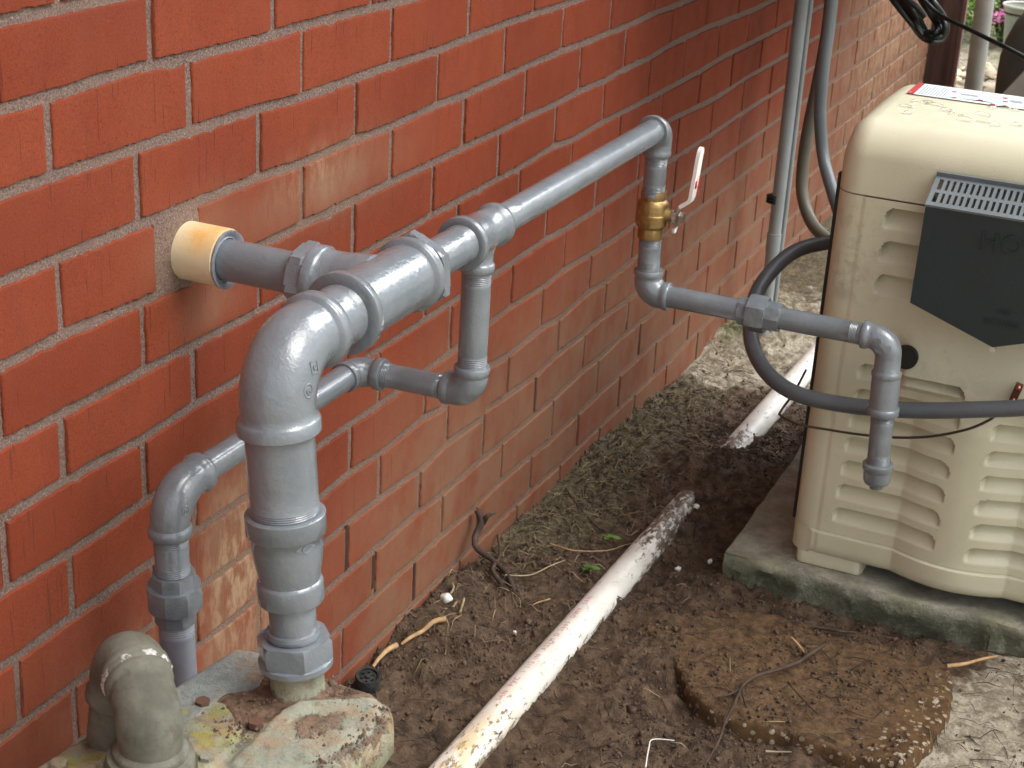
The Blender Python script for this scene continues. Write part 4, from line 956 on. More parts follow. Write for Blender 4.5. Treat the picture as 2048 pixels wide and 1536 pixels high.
# pvc sleeve in the wall, round the stub
def build_sleeve():
    mb = MB(); c0 = Vector((-.02, T1y - .001, ZP + .002)); c1 = Vector((.043, T1y - .001, ZP + .002))
    mb.line(c0, c1, [(0, .0285)] + [(.063 * i / 12, .0285) for i in range(1, 13)] + [(.063, .0285), (.0632, .0262), (.045, .0262)], seg=56, cap=False)
    V = np.array(mb.v); st = np.exp(-((V[:, 0] - .028) / .02) ** 2) * smooth(ZP - .002, ZP + .028, V[:, 2])
    s_ = tag(mb.build('wall_sleeve', M['sleeve'], angle=30, attrs=dict(stain=np.clip(st, 0, 1))), 'cream plastic pipe sleeve stained orange, set in the brick wall', 'pipe sleeve')
    mb = MB(); P = []; 
    mb.line((.030, T1y, ZP), (.05, T1y, ZP), [(0, .0270), (.010, .0272), (.0135, .0268), (.0145, .0288), (.0158, .0286), (.0155, .0262), (.0125, .0225), (.0135, .0212)], seg=56, cap=False, wob=.02)
    o = mb.build('paint_smear', M['dull'], s_, angle=60)
build_sleeve()

# ------------------------------------------------------------------ gas meter top
def build_meter():
    e = empty('gas_meter', (.22, 1.02, .0), 'weathered pale green gas meter top crusted with mud and moss', 'gas meter')
    zt = .366
    outl = [(60,1536),(110,1505),(165,1472),(225,1425),(300,1385),(345,1372),(375,1352),(470,1292),(520,1300),(580,1330),(650,1352),(745,1385),(785,1412),(786,1438),(770,1462),(735,1492),(690,1530),(600,1640),(420,1760),(150,1700)]
    P = [onZ(x, y, zt) for x, y in outl]; P2 = [(p.x, p.y) for p in P]; Pn = np.array(P2)
    x0, y0 = Pn.min(0) - .01; x1, y1 = Pn.max(0) + .01; st = .0028
    xs = np.arange(x0, x1, st); ys = np.arange(y0, y1, st); X, Y = np.meshgrid(xs, ys)
    # signed distance to outline (inside positive)
    D = np.full(X.shape, 9.0); ins = np.zeros(X.shape, bool); n = len(P2)
    for i in range(n):
        ax, ay = P2[i]; bx, by = P2[(i + 1) % n]; dx, dy = bx - ax, by - ay; t = np.clip(((X - ax) * dx + (Y - ay) * dy) / (dx * dx + dy * dy), 0, 1)
        D = np.minimum(D, np.hypot(X - ax - t * dx, Y - ay - t * dy))
        c = ((ay > Y) != (by > Y)); xi = np.where(c, (bx - ax) * (Y - ay) / (by - ay + 1e-12) + ax, 0); ins ^= c & (X < xi)
    D = np.where(ins, D, -D)
    def Zpt(px, py): p = onZ(px, py, zt); return p.x, p.y
    def pad(poly, w=.006):
        Q = [Zpt(*q) for q in poly]; d = np.full(X.shape, 9.0); inn = np.zeros(X.shape, bool)
        for i in range(len(Q)):
            ax, ay = Q[i]; bx, by = Q[(i + 1) % len(Q)]; dx, dy = bx - ax, by - ay; t = np.clip(((X - ax) * dx + (Y - ay) * dy) / (dx * dx + dy * dy), 0, 1)
            d = np.minimum(d, np.hypot(X - ax - t * dx, Y - ay - t * dy)); c = ((ay > Y) != (by > Y)); xi = np.where(c, (bx - ax) * (Y - ay) / (by - ay + 1e-12) + ax, 0); inn ^= c & (X < xi)
        return smooth(-w, w, np.where(inn, d, -d))
    galv = pad([(300,1395),(345,1375),(375,1355),(470,1295),(520,1302),(530,1345),(520,1385),(450,1385),(400,1430),(340,1480)], .0012)
    padR = pad([(560,1430),(600,1410),(735,1392),(765,1415),(740,1470),(650,1520),(500,1600),(460,1530),(520,1470)], .0035)
    padL = pad([(350,1420),(430,1405),(500,1430),(470,1490),(390,1570),(330,1560),(340,1480)], .003)
    neck = np.exp(-(np.hypot(X - .232, Y - 1.075) / .045) ** 4)
    Z = zt + .0045 * padR + .0040 * padL + .002 * neck + ((fbm(X, Y, 45, 4, 61) - .5) * .0035 + (fbm(X, Y, 170, 2, 62) - .5) * .0016) * (1 - .9 * galv)
    edge = np.clip(D / .006, 0, 1); Z = Z - .010 * (1 - np.sqrt(np.clip(1 - (1 - edge) ** 2, 0, 1)))
    mb = MB(); idx = -np.ones(X.shape, int); ok = D > -.0005; idx[ok] = np.arange(ok.sum()); V = np.stack([X[ok], Y[ok], Z[ok]], -1); F = []
    cell = ok[:-1, :-1] & ok[:-1, 1:] & ok[1:, 1:] & ok[1:, :-1]; rr, cc = np.where(cell)
    F = np.stack([idx[rr, cc], idx[rr, cc + 1], idx[rr + 1, cc + 1], idx[rr + 1, cc]], -1)
    g = galv[ok]; mud = .22 + .75 * pad([(440,1400),(520,1370),(560,1345),(660,1355),(770,1400),(730,1400),(600,1412),(545,1440),(480,1450)], .008)[ok] + .35 * pad([(560,1440),(700,1430),(700,1470),(600,1500)], .012)[ok] + .25 * (1 - padR[ok]) * (1 - padL[ok]) * (1 - g)
    mud = mud - .5 * g; moss = pad([(330,1430),(480,1420),(480,1480),(400,1540),(330,1540)], .02)[ok] + pad([(60,1536),(230,1425),(330,1400),(300,1500),(150,1600)], .02)[ok] * .9
    mb.add(V, F.tolist()); A = dict(galv=list(g), mud=list(np.clip(mud, 0, 1)), moss=list(np.clip(moss, 0, 1)))
    # rim skirt following the outline
    cen = Pn.mean(0); ring = []
    Q = []
    for i in range(n):
        a, b = Vector(P2[i]), Vector(P2[(i + 1) % n]); k = max(1, int((b - a).length / .006)); Q += [a.lerp(b, j / k) for j in range(k)]
    lv_ = [(-.0060, -.0022), (-.0045, -.0026), (-.0030, -.0028), (-.0015, -.0056), (-.0004, -.0092), (.0008, -.0125), (.0015, -.018), (.0015, -.034), (-.004, -.040), (-.012, -.041), (-.014, -.12), (-.014, -.33)]; nq = len(Q); vs = []
    sgn = 1 if sum(Q[j].x * Q[(j + 1) % nq].y - Q[(j + 1) % nq].x * Q[j].y for j in range(nq)) > 0 else -1
    for off, dz_ in lv_:
        for j in range(nq):
            t = (Q[(j + 1) % nq] - Q[j - 1]).normalized(); nn = Vector((t.y, -t.x)); c = Q[j] + nn * off * sgn
            vs.append((c.x, c.y, zt + dz_ + (random.uniform(-1, 1) * .0008 if dz_ > -.1 else 0)))
    fs = [(r_ * nq + j, r_ * nq + (j + 1) % nq, (r_ + 1) * nq + (j + 1) % nq, (r_ + 1) * nq + j) for r_ in range(len(lv_) - 1) for j in range(nq)]
    mb.add(vs, fs); m_ = len(vs); A['galv'] += [0] * m_; A['mud'] += [.35 if v[2] > zt - .042 else .1 for v in vs]; A['moss'] += [.2] * m_
    body = mb.build('cover', M['meter'], e, angle=45, attrs=A)
    # neck boss under the nut
    mb = MB(); mb.line(rz(.398), rz(.35), [(0, .0238), (.016, .0240), (.026, .0243), (.030, .026), (.034, .029)], seg=44); mb.build('neck', M['meter'], e, attrs=dict(galv=[0] * len(mb.v), mud=[.25 + .5 * float(smooth(.378, .366, np.array(v[2]))) for v in mb.v], moss=[.1] * len(mb.v)))
    for (px, py), mt, lab in (((405, 1402), 'rust', 'rusty brown bolt'), ((512, 1443), 'rust', 'mud caked bolt'), ((414, 1512), 'meter', 'pale bolt with rusty edge'), ((118, 1525), 'meter', 'pale grey bolt')):
        p = onZ(px, py, zt + .006); b = hexnut(p + Vector((0, 0, -.005)), (0, 0, 1), .0060, .0070, random.random(), 'bolt', mat=M[mt], parent=e); b['label'] = lab
        for k in ('galv', 'mud', 'moss'):
            at = b.data.attributes.new(k, 'FLOAT', 'POINT'); at.data.foreach_set('value', [.1] * len(b.data.vertices))
build_meter()
def build_meter_crumbs():
    mb = MB(); ctr = [(690, 1490), (720, 1470), (640, 1470), (560, 1345), (600, 1420), (480, 1465), (640, 1395), (545, 1440), (760, 1410), (660, 1365), (470, 1440), (520, 1400), (430, 1450), (640, 1530), (740, 1440), (700, 1395)]
    for k in range(420):
        px, py = random.choice(ctr); p = onZ(px + random.gauss(0, 16), py + random.gauss(0, 11), .3705); s_ = random.choice([.0006, .0009, .0013, .002]) * random.uniform(.7, 1.3); a = random.uniform(0, 6.28)
        vs = [(p.x + s_ * math.cos(a + i * 1.256) * random.uniform(.6, 1.4), p.y + s_ * math.sin(a + i * 1.256) * random.uniform(.6, 1.4), p.z - .001) for i in range(5)] + [(p.x, p.y, p.z + s_ * .8)]
        mb.add(vs, [(i, (i + 1) % 5, 5) for i in range(5)])
    tag(mb.build('dried_mud_crumbs', M['crumb'], angle=None), kind='stuff')
build_meter_crumbs()

# ------------------------------------------------------------------ weathered elbows at the bottom left
def build_grey_elbows():
    e = empty('weathered_elbow_pipe', (.197, .898, .38), 'weathered khaki grey double elbow fitting at the bottom left beside the gas meter', 'pipe fitting')
    U = Vector((.202, .898, .369)); B = Vector((.205, .898, .436)); A = Vector((.147, .945, .454)); d = (A - B).normalized()
    ob = []
    ob.append(elbow(B, d, .040, (U - B).normalized(), .040, .030, .0258, .0278, .009, rp=.0235, rc2=.0300, name='elbow', parent=e, mat=M['wpipe'], bulge=1.02))
    mb = MB(); mb.line(B + (U - B).normalized() * .036, U + (U - B) * 2, [(0, .0262), (.002, .0345), (.005, .0355), (.03, .0355), (.034, .033), (.036, .028), (.09, .028)], seg=44)
    for k in range(10):
        a = k / 10 * math.tau; c = B + (U - B).normalized() * .053 + Vector((math.cos(a) * .0355, math.sin(a) * .0355, 0)); mb.box(c, (.004, .003, .024), Matrix.Rotation(a, 3, 'Z'))
    ob.append(mb.build('coupling_nut', M['wpipe'], e, angle=35))
    ob.append(elbow(A, -d, .034, (-.12, -.02, -1), .050, .032, .0275, .0288, .009, rp=.025, rc2=.0298, name='elbow', parent=e, mat=M['wpipe'], bulge=1.03))
    mb = MB(); dn = Vector((-.12, -.02, -1)).normalized(); mb.line(A + dn * .046, A + dn * .2, [(0, .026), (.10, .026), (.15, .026)], seg=40); ob.append(mb.build('pipe', M['wpipe'], e, angle=35))
    mb = MB(); mid = A - d * .032; mb.line(mid, mid - d * .02, [(0, .0285), (.003, .0292), (.006, .0275), (.009, .0268), (.012, .0262)], seg=44, wob=.05); t_ = mb.build('thread_tape', M['wpipe'], e, angle=60); ob.append(t_)
    for o in ob:
        at = o.data.attributes.new('tape', 'FLOAT', 'POINT'); at.data.foreach_set('value', [1.0 if o is t_ else 0.0] * len(o.data.vertices))
build_grey_elbows()

# ------------------------------------------------------------------ conduits and cables
def build_conduits():
    e = empty('electrical_conduit', (.08, 3.22, 0), 'straight light grey conduit rising along the wall beside the olive hose', 'conduit')
    a = onY(1527, 655, 3.22) + Vector((0, 0, -.05)); b = onY(1571, 280, 3.22); d = (b - a).normalized(); L_ = 2.4
    mb = MB(); mb.line(a, a + d * L_, [(0, .0135), (.22, .0135), (.2205, .0150), (.26, .0150), (.2605, .0135), (L_, .0135)], seg=28); mb.build('pipe', M['cond'], e)
    off = Vector((.0155, .010, 0)); mb = MB(); mb.line(a + off, a + off + d * L_, [(0, .0052), (L_, .0052)], seg=16); mb.build('thin_pipe', M['cond'], e)
    c = onY(1548, 397, 3.22); mb = MB()
    for k in range(3): mb.line(c + d * (k * .006 - .009), c + d * .1, [(0, .0140), (.001, .0160), (.004, .0160), (.005, .0140)], seg=24)
    for k in range(3): mb.line(c + off + d * (k * .006 + .004), c + off + d * .1, [(0, .0055), (.001, .0080), (.004, .0080), (.005, .0055)], seg=16)
    mb.build('strap', M['rubber'], e)
    # corrugated look comes from fine ribs in the radius
    def flex(name, pts, r, mat, lab, rib=.0005, pitch=.0035):
        mb = MB(); P = [Vector(p) for p in pts]; tmp = MB(); out = tmp.tube(P, r, n=24, seg=4)
        # resample evenly
        s = [0]; 
        for i in range(1, len(out)): s.append(s[-1] + (out[i] - out[i - 1]).length)
        N = int(s[-1] / pitch * 2); sv = np.linspace(0, s[-1], N); A = np.array([tuple(o) for o in out]); Q = [Vector((np.interp(t, s, A[:, 0]), np.interp(t, s, A[:, 1]), np.interp(t, s, A[:, 2]))) for t in sv]
        T = [Q[min(i + 1, N - 1)] - Q[max(i - 1, 0)] for i in range(N)]; mb.sweep(Q, T, [r + (rib if i % 2 else -rib * .2) for i in range(N)], seg=18)
        return tag(mb.build(name, mat, angle=None), lab, 'flexible conduit')
    flex('flexible_conduit', [onY(1668, -40, 2.78), onY(1657, 60, 2.78), onY(1645, 150, 2.78), onY(1640, 230, 2.78), onY(1646, 310, 2.77), onY(1661, 370, 2.74), onY(1682, 440, 2.70), onY(1700, 520, 2.66)], .0105, M['flexl'], 'ribbed light grey flexible conduit hanging just left of the generator lid')
    flex('flexible_conduit', [onY(1668, -60, 2.95), onY(1655, 60, 2.95), onY(1637, 160, 2.95), onY(1618, 250, 2.95), onY(1607, 320, 2.95), onY(1604, 380, 2.94), onY(1616, 430, 2.92), onY(1640, 466, 2.88), onY(1690, 500, 2.85)], .0115, M['olive'], 'olive grey hose sagging against the wall behind the ribbed light grey conduit', rib=.0001)
    flex('flexible_conduit', [onY(1720, 480, 2.46), onY(1645, 487, 2.42), onY(1590, 503, 2.38), onY(1545, 540, 2.33), onY(1512, 590, 2.27), onY(1501, 650, 2.21), onY(1510, 706, 2.15), onY(1545, 757, 2.105), onY(1600, 790, 2.088), onY(1680, 808, 2.088), onY(1760, 817, 2.088), onY(1850, 821, 2.088), onY(1960, 819, 2.088), onY(2048, 815, 2.09), onY(2180, 800, 2.10), Vector((.86, 2.14, .35)), Vector((.88, 2.2, .34))], .0112, M['flex'], 'thick dark grey flexible conduit looping round in front of the tan generator', rib=.0003, pitch=.0045)
    mb = MB(); mb.tube([onY(1612, 740, 2.30), onY(1588, 785, 2.25), onY(1562, 822, 2.17), onY(1563, 832, 2.15), onY(1600, 849, 2.135), onY(1660, 860, 2.132), onY(1720, 869, 2.128), onY(1790, 875, 2.118), onY(1860, 873, 2.112), onY(1930, 860, 2.105), onY(1975, 842, 2.105), onY(1998, 825, 2.11), onY(2024, 802, 2.122)], .0019, n=10, seg=8)
    tag(mb.build('ground_wire', M['wire']), 'thin brown wire sagging across the front of the tan generator', 'wire')
build_conduits()
def build_cable_coil():
    e = empty('cable_coil', onY(1840, 0, 3.2), 'bundle of black cable looped over above the generator lid', 'cable')
    mb = MB(); Y = 3.2
    O_ = [(1748,-45),(1786,5),(1818,45),(1843,76),(1866,86),(1888,79),(1896,54),(1888,28),(1868,2),(1840,-35)]
    I_ = [(1800,-45),(1822,0),(1838,28),(1846,48),(1857,61),(1868,64),(1873,56),(1867,42),(1851,20),(1822,-30)]
    for k in range(6):
        f = (k + .5) / 6; pts = [onY(o[0] * (1 - f) + i[0] * f + random.uniform(-.8, .8), o[1] * (1 - f) + i[1] * f, Y + random.uniform(-.015, .015)) for o, i in zip(O_, I_)]
        mb.tube(pts, .0054, n=8, seg=12)
    mb.tube([onY(1775, -60, 3.17), onY(1812, -5, 3.165), onY(1836, 16, 3.165), onY(1850, 34, 3.17)], .0060, n=8, seg=14)
    mb.build('looped_strands', M['cable'], e)
    mb = MB(); mb.tube([onY(1820, -30, 3.17), onY(1855, 8, 3.16), onY(1880, 30, 3.15), onY(1910, 46, 3.12), onY(1945, 62, 3.08), onY(1985, 82, 3.05), onY(2010, 94, 3.02), onY(2060, 120, 3.0)], .0042, n=8, seg=12); mb.build('trailing_cord', M['cable'], e)
build_cable_coil()

# ------------------------------------------------------------------ background, top right
def build_background():
    mb = MB(); mb.box((.023, 5.36, 1.18), (.106, .11, 2.36)); 
    e = empty('wooden_post', (.055, 5.36, 0), 'dark red brown wooden post at the far end of the brick wall', 'post')
    mb.build('post_body', M['wood'], e, angle=30)
    mb = MB(); mb.box((.0825, 5.325, 1.18), (.012, .03, 2.36)); mb.build('corner_trim', plain('pinkish trim', (.26, .15, .13), .6), e)
    p = MB(); p.line((.156, 5.3, -.05), (.095, 5.3, 2.3), [(0, .0285), (.2, .0285), (2.35, .0285)], seg=28); tag(p.build('pipe_post', M['post']), 'pale grey round post standing beyond the generator', 'post')
    # tilted dark bin and pale panel
    e = empty('barbecue_cover', (.62, 4.8, 0), 'dark grey cover draped over a barbecue beside the pale round post', 'cover')
    L_ = [onY(x, y, 4.8) for x, y in ((1966, 260), (1972, 200), (1976, 165), (1983, 125), (1994, 92), (2012, 60), (2034, 36), (2062, 16))]; cx = .66; mb = MB(); rows = []
    prof = [(-.0, L_[0].x)] + [(p.z, p.x) for p in L_] + [(L_[-1].z + .03, .45), (L_[-1].z + .04, .62)]
    for z, xl in prof:
        w = max(.02, cx - xl)
        for k in range(40):
            a = k / 40 * math.tau; n_ = 1 + .018 * math.sin(a * 9) * (1 if z < .2 else .3); rows.append((cx + math.copysign(abs(math.cos(a)) ** .55, math.cos(a)) * w * n_, 5.0 + math.copysign(abs(math.sin(a)) ** .55, math.sin(a)) * w * .55, z))
    m_ = len(prof); mb.add(rows, [(r * 40 + k, r * 40 + (k + 1) % 40, (r + 1) * 40 + (k + 1) % 40, (r + 1) * 40 + k) for r in range(m_ - 1) for k in range(40)] + [tuple((m_ - 1) * 40 + k for k in range(40))])
    mb.build('cover_fabric', M['bin'], e, angle=50)
    mb = MB(); ringp = [Vector(rows[k]) + Vector((0, 0, .012)) for k in range(40)] + [Vector(rows[0]) + Vector((0, 0, .012))]; mb.sweep(ringp, [ringp[(i + 1) % 40] - ringp[(i - 1) % 40] for i in range(40)] + [ringp[1] - ringp[-2]], [.008] * 41, seg=8, cap=False); mb.build('hem', M['bin'], e)
    a, b, c2, d = onY(1990, 205, 4.2), onY(2052, 140, 4.2), onY(2200, 160, 4.2), onY(2100, 330, 4.2); mb = MB(); t = Vector((0, .012, .004))
    mb.add([a, b, c2, d, a + t, b + t, c2 + t, d + t], [(0, 1, 2, 3), (7, 6, 5, 4), (0, 4, 5, 1), (1, 5, 6, 2), (2, 6, 7, 3), (3, 7, 4, 0)]); tag(mb.build('leaning_panel', M['board']), 'light grey panel leaning behind the generator lid', 'panel')
    # pot
    e = empty('plant_pot', onY(2050, 60, 6.0), 'pale green ribbed plant pot beyond the dark bin', 'pot'); c = onY(2056, 12, 6.0); mb = MB()
    mb.line(c + Vector((0, 0, -.22)), c, [(0, .05)] + [(.02 + .012 * i, .055 + .0012 * i + (.0012 if i % 2 else 0)) for i in range(15)] + [(.2, .078), (.218, .082)], seg=30, cap=False); mb.build('pot_body', M['pot'], e)
    P = [c + Vector((math.cos(a) * .082, math.sin(a) * .082, 0)) for a in np.linspace(0, math.tau, 33)]; mb = MB(); mb.sweep(P, [P[(i + 1) % 32] - P[(i - 1) % 32] for i in range(32)] + [P[1] - P[-2]], [.004] * 33, seg=8, cap=False); mb.build('pot_rim', M['white'], e)
    mb = MB(); mb.line(c + Vector((0, 0, -.03)), c + Vector((0, 0, -.022)), [(0, .076), (.008, .077)], seg=30); mb.build('potting_soil', M['crumb'], e)
    # shrubs: leaf-sized faces spread through each crown's volume
    def shrub(cx, cy, r, h, mat, n, lab, flowers=None, leaf=.03):
        e = empty('shrub', (cx, cy, 0), lab, 'shrub', 'shrubs beyond the end of the wall'); mb = MB(); st = MB()
        for k in range(9):
            a = random.uniform(0, 6.28); rr = random.uniform(.2, .8) * r; st.tube([(cx, cy, -.02), (cx + math.cos(a) * rr * .4, cy + math.sin(a) * rr * .4, h * .4), (cx + math.cos(a) * rr, cy + math.sin(a) * rr, h * random.uniform(.6, .95))], [.012, .008, .004], n=4, seg=6)
        st.build('stems', M['root'], e)
        cl = [(random.gauss(0, .45), random.gauss(0, .45), random.uniform(.08, 1)) for _ in range(26)]
        for k in range(n):
            q = random.choice(cl); x = cx + (q[0] + random.gauss(0, .18)) * r; y = cy + (q[1] + random.gauss(0, .18)) * r; z = max(.01, (q[2] + random.gauss(0, .1)) * h); s_ = leaf * random.uniform(.6, 1.3)
            a = random.uniform(0, 6.28); u = Vector((math.cos(a), math.sin(a), random.uniform(-.6, .6))).normalized(); v = u.cross(Vector((random.uniform(-1, 1), random.uniform(-1, 1), 1.5))).normalized(); p = Vector((x, y, z)); w = u.cross(v)
            mb.add([p, p + u * s_ * .5 + v * s_ * .28 + w * s_ * .08, p + u * s_, p + u * s_ * .5 - v * s_ * .28 + w * s_ * .08], [(0, 1, 2), (0, 2, 3)])
        mb.build('foliage', mat, e, angle=None)
        if flowers:
            fl = MB()
            for p0 in flowers:
                for k in range(26):
                    p = Vector(p0) + Vector((random.gauss(0, .016), random.gauss(0, .016), random.gauss(0, .010))); a = random.uniform(0, 6.28); u = Vector((math.cos(a), math.sin(a), .5)).normalized(); v = u.cross(Vector((0, 0, 1))).normalized(); s_ = .016
                    fl.add([p, p + u * s_ * .5 + v * s_ * .4, p + u * s_, p + u * s_ * .5 - v * s_ * .4], [(0, 1, 2), (0, 2, 3)])
            fl.build('blossoms', M['flower'], e, angle=None)
    shrub(-.27, 7.5, .32, .34, M['leafl'], 2400, 'bright green leafy shrub between the wooden post and the round post', leaf=.035)
    shrub(-.75, 9.0, .6, .8, M['leafl'], 2600, 'taller light green shrub at the back behind the small bright green one')
    shrub(-.02, 7.15, .20, .30, M['leafd'], 1500, 'dark leafy shrub with pink blossoms beside the round post', [onY(1990, 36, 6.85), onY(2003, 36, 6.85), onY(1997, 30, 6.87)], leaf=.025)
    shrub(.25, 8.6, .6, .7, M['leafl'], 2600, 'light green shrub furthest right behind the plant pot', leaf=.04)
    shrub(-1.1, 9.2, .8, 1.1, M['leafd'], 2600, 'large dark shrub furthest left beyond the brick wall', leaf=.05)
    # pale stones edging the bed
    ms = []
    for k in range(5):
        bm = bmesh.new(); bmesh.ops.create_icosphere(bm, subdivisions=2, radius=1)
        for v in bm.verts: v.co *= 1 + random.uniform(-.16, .16); v.co.z *= .55; v.co.x *= 1.2
        me = bpy.data.meshes.new('garden_stone'); bm.to_mesh(me); bm.free(); me.materials.append(M['stone']); me.polygons.foreach_set('use_smooth', [True] * len(me.polygons)); me.set_sharp_from_angle(angle=math.radians(38)); ms.append(me)
    for k in range(44):
        o = bpy.data.objects.new('garden_stone', random.choice(ms)); COL.objects.link(o); s_ = random.uniform(.016, .034)
        o.location = (random.uniform(-.16, .36), random.uniform(5.75, 6.55), s_ * .35); o.scale = (s_ * random.uniform(.9, 1.6), s_ * random.uniform(.8, 1.2), s_); o.rotation_euler.z = random.uniform(0, 6.28)
        tag(o, 'pale tan garden stone on the ground beyond the wooden post', 'stone', 'pale garden stones beyond the generator')
build_background()

# ------------------------------------------------------------------ small things on the ground
def gpt(px, py, lift=.003):
    p = onZ(px, py, .0)
    for _ in range(3): p = onZ(px, py, gh(p.x, p.y) + lift)
    return p
def stick(name, pix, r, mat, lab, cat, lift=.004, pts=None, extra=()):
    P = pts or [gpt(x, y, lift) for x, y in pix]; mb = MB(); n = len(P)
    rr = [r * (1 - .5 * i / max(1, n - 1)) for i in range(n)]; mb.tube(P, rr, n=6, seg=8, wob=.10)
    for ex, er in extra: mb.tube([gpt(x, y, lift) for x, y in ex], er, n=5, seg=7, wob=.1)
    return tag(mb.build(name, mat, angle=60), lab, cat)
stick('twig', [(892,1238),(868,1243),(845,1262),(822,1274),(803,1288)], .0042, M['twig'], 'pale peeled twig along the foot of the wall, upper of the two pieces', 'twig', .008)
stick('twig', [(794,1290),(775,1300),(757,1318),(746,1334)], .0042, M['twig'], 'pale peeled twig ending at the small black cap, lower of the two pieces', 'twig', .008)
rp = [onX(956, 1020, .012), onX(962, 1045, .02), onX(950, 1075, .02), onX(955, 1098, .03), gpt(985, 1120, .010), gpt(1015, 1150, .008), gpt(1030, 1185, .004), gpt(1045, 1210, -.004)]
stick('root', None, .0058, M['root'], 'dark forked root leaning on the base of the brick wall', 'root', pts=rp, extra=())
mbf = MB(); mbf.tube([onX(966, 1045, .02), onX(975, 1032, .028), onX(992, 1025, .034)], [.0048, .0035, .0012], n=5, seg=8, wob=.1); fo = mbf.build('root_fork', M['root'], bpy.data.objects['root'], angle=60)
stick('root', [(1005,1170),(985,1140),(1000,1110),(995,1070)], .0035, M['root'], 'thin dark root standing beside the forked root', 'root', .010)
stick('vine', [(1131,975),(1160,1016),(1193,1052),(1214,1070),(1228,1085)], .0014, M['root'], 'thin vine running down to the upper green leaf', 'vine', .008)
stick('vine', [(1102,1088),(1149,1101),(1214,1101),(1250,1090),(1287,1081)], .0013, M['twig'], 'thin vine reaching across to the white drain pipe', 'vine', .009)
stick('vine', [(1010,1150),(1060,1150),(1100,1132),(1130,1120)], .0012, M['straw'], 'thin straw coloured stem left of the lower green leaves', 'vine', .008)
stick('twig', [(1100,1198),(1075,1205),(1062,1212)], .0012, M['twig'], 'short pale twig left of the white drain pipe', 'twig', .006)
def z8(x, y): return (1200 + x * .414, 1100 + y * .414)
SLZ = .015
def slab_pts(L_): return [onZ(*z8(x, y), SLZ + .004) for x, y in L_]
stick('twig', None, .0030, M['root'], 'long dark branching twig lying across the muddy slab', 'twig', pts=slab_pts([(1080, 460), (1010, 505), (950, 545), (850, 580), (750, 610), (690, 655), (650, 740), (605, 830), (570, 930), (500, 1045)]))
mbf = MB(); mbf.tube(slab_pts([(680, 670), (620, 700), (560, 712)]), [.002, .0016, .001], n=5, seg=6, wob=.1); BRT = [o for o in COL.objects if o.get('label', '').startswith('long dark branching')][0]; mbf.build('side_shoot', M['root'], BRT, angle=60)
mbf = MB(); mbf.tube(slab_pts([(685, 655), (690, 700), (706, 760)]), [.0016, .0014, .001], n=5, seg=6, wob=.1); mbf.build('side_shoot', M['root'], BRT, angle=60)
mbf = MB(); mbf.tube(slab_pts([(910, 640), (980, 720), (1050, 790)]), [.0016, .0014, .001], n=5, seg=6, wob=.1)
mbf.build('side_shoot', M['root'], BRT, angle=60)
stick('twig', None, .0022, M['twig'], 'short split pale stick in a hollow of the muddy slab', 'twig', pts=slab_pts([(925, 425), (955, 455), (985, 492)]))
stick('twig', None, .0030, M['twig'], 'pale stick at the corner of the slab by the pale sand', 'twig', pts=[onZ(*z8(x, y), .012) for x, y in [(1675, 560), (1760, 550), (1840, 528), (1920, 512)]])
stick('root', [z8(1035,372), z8(1100,382), z8(1180,395), z8(1245,398)], .0028, M['root'], 'short dark root at the foot of the concrete pad', 'root', .010)
stick('straw', [z8(220,1050), z8(235,960), z8(255,915), z8(360,920)], .0011, M['white'], 'bent whitish stalk on the mud at the bottom edge', 'stalk', .010)
stick('straw', [z8(800,972), z8(860,975), z8(925,975)], .0016, M['straw'], 'straight pale stalk below the slab', 'stalk', .006)
for i, (a, b, lab) in enumerate((((905, 1165), (893, 1200), 'pale straw blade behind the white pebble'), ((935, 1160), (905, 1215), 'long pale straw blade right of the white pebble'), ((948, 1150), (930, 1190), 'dark straw blade leaning on the wall base'), ((922, 1170), (920, 1225), 'upright straw blade below the forked root'))):
    p, q = onX(a[0], a[1], .015), gpt(b[0], b[1]); m = (p + q) / 2 + Vector((.006, 0, .006)); mb = MB(); mb.tube([q, m, p], [.0018, .0015, .0006], n=5, seg=6); tag(mb.build('straw', M['straw'] if i != 2 else M['root']), lab, 'straw')
def leafcluster(px, py, lab):
    c = gpt(px, py, .012); e = empty('weed', c, lab, 'weed'); mb = MB()
    for k, (a, s_) in enumerate(((2.7, .016), (3.7, .013), (.4, .015), (1.5, .011))):
        u = Vector((math.cos(a), math.sin(a), .15)); v = Vector((-math.sin(a), math.cos(a), 0)); vs = []; 
        for t in np.linspace(0, 1, 8):
            w = math.sin(math.pi * min(1, t * .93 + .05)) ** .8 * s_ * .38; m = c + u * s_ * t + Vector((0, 0, -.004 * t * t)); vs += [m - v * w + Vector((0, 0, .002)), m, m + v * w + Vector((0, 0, .002))]
        mb.add(vs, [(i * 3 + j, i * 3 + j + 1, (i + 1) * 3 + j + 1, (i + 1) * 3 + j) for i in range(7) for j in range(2)])
    mb.build('leaves', M['leafg'], e, angle=None); st = MB(); st.tube([c - Vector((0, 0, .014)), c], .0008, n=4, seg=6); st.build('stem', M['straw'], e)
leafcluster(1182, 1138, 'lower pair of green leaves left of the white drain pipe'); leafcluster(1224, 1077, 'upper green leaf nearer the buried end of the white pipe')
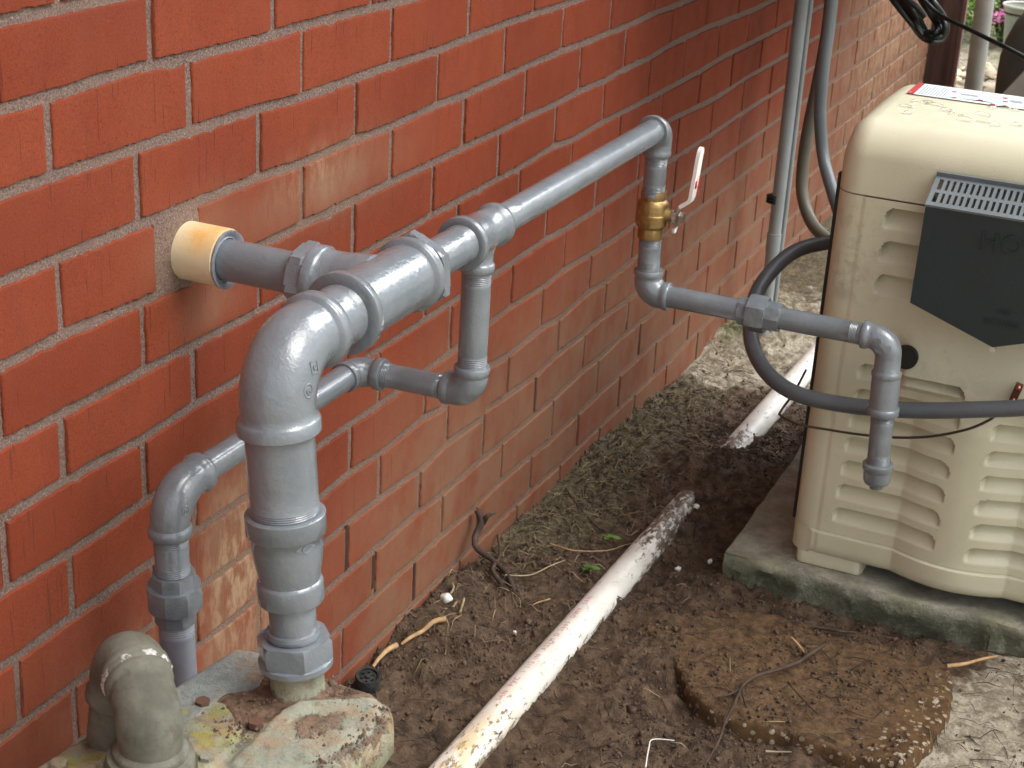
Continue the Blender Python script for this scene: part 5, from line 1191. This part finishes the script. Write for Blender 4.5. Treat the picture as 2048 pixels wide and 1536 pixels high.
def blob(name, p, r, mat, lab, cat, flat=.7):
    bm = bmesh.new(); bmesh.ops.create_icosphere(bm, subdivisions=3, radius=1)
    for v in bm.verts: 
        n = 1 + .10 * math.sin(v.co.x * 5 + p.x * 40) + .07 * math.sin(v.co.y * 7) ; v.co = Vector((v.co.x * n * r, v.co.y * n * r * .8, v.co.z * r * flat * n)) + p
    me = bpy.data.meshes.new(name); bm.to_mesh(me); bm.free(); me.materials.append(mat); me.polygons.foreach_set('use_smooth', [True] * len(me.polygons)); o = bpy.data.objects.new(name, me); COL.objects.link(o); return tag(o, lab, cat)
blob('pebble', gpt(893, 1196, .006), .0095, M['pebble'], 'smooth white pebble at the foot of the brick wall', 'pebble')
for (px, py, r, lab) in ((1392, 1012, .006, 'white plastic chip beyond the buried end of the drain pipe'), (1356, 1137, .006, 'white chip in the mud right of the drain pipe'), (1420, 1122, .0055, 'white chip at the corner of the concrete pad'), (1030, 1265, .003, 'tiny white grit in the mud left of the drain pipe')):
    p = gpt(px, py, .003); mb = MB(); a = random.uniform(0, 3); n = 7; ring = [p + Vector((math.cos(a + k / n * 6.28) * r * random.uniform(.5, 1), math.sin(a + k / n * 6.28) * r * random.uniform(.6, 1.6), random.uniform(0, .002))) for k in range(n)]
    mb.add([p + Vector((0, 0, .003))] + ring + [q - Vector((0, 0, .003)) for q in ring], [(0, 1 + k, 1 + (k + 1) % n) for k in range(n)] + [(1 + k, 1 + n + k, 1 + n + (k + 1) % n, 1 + (k + 1) % n) for k in range(n)])
    tag(mb.build('white_chip', M['white']), lab, 'chip')
# black drain cap by the wall
c = onX(736, 1350, .035); d = (CP - c).normalized() * .35 + Vector((0, 0, 1)); d.normalize(); mb = MB()
mb.line(c - d * .02, c, [(0, .0165), (.017, .0165), (.020, .0150), (.0195, .0125), (.0165, .012), (.0165, .004), (.0190, .0035), (.0190, .001)], seg=32)
cp = tag(mb.build('drain_cap', M['cap'], angle=30), 'small black round plastic cap at the wall beside the gas meter', 'plug')
mb = MB()
for k in range(6): a = k / 6 * 6.28; u = d.orthogonal().normalized(); v = d.cross(u); mb.box(c + (u * math.cos(a) + v * math.sin(a)) * .008 - d * .002, (.0025, .0025, .0025), d.to_track_quat('Z', 'Y').to_matrix())
mb.build('cap_ribs', M['cap'], cp)
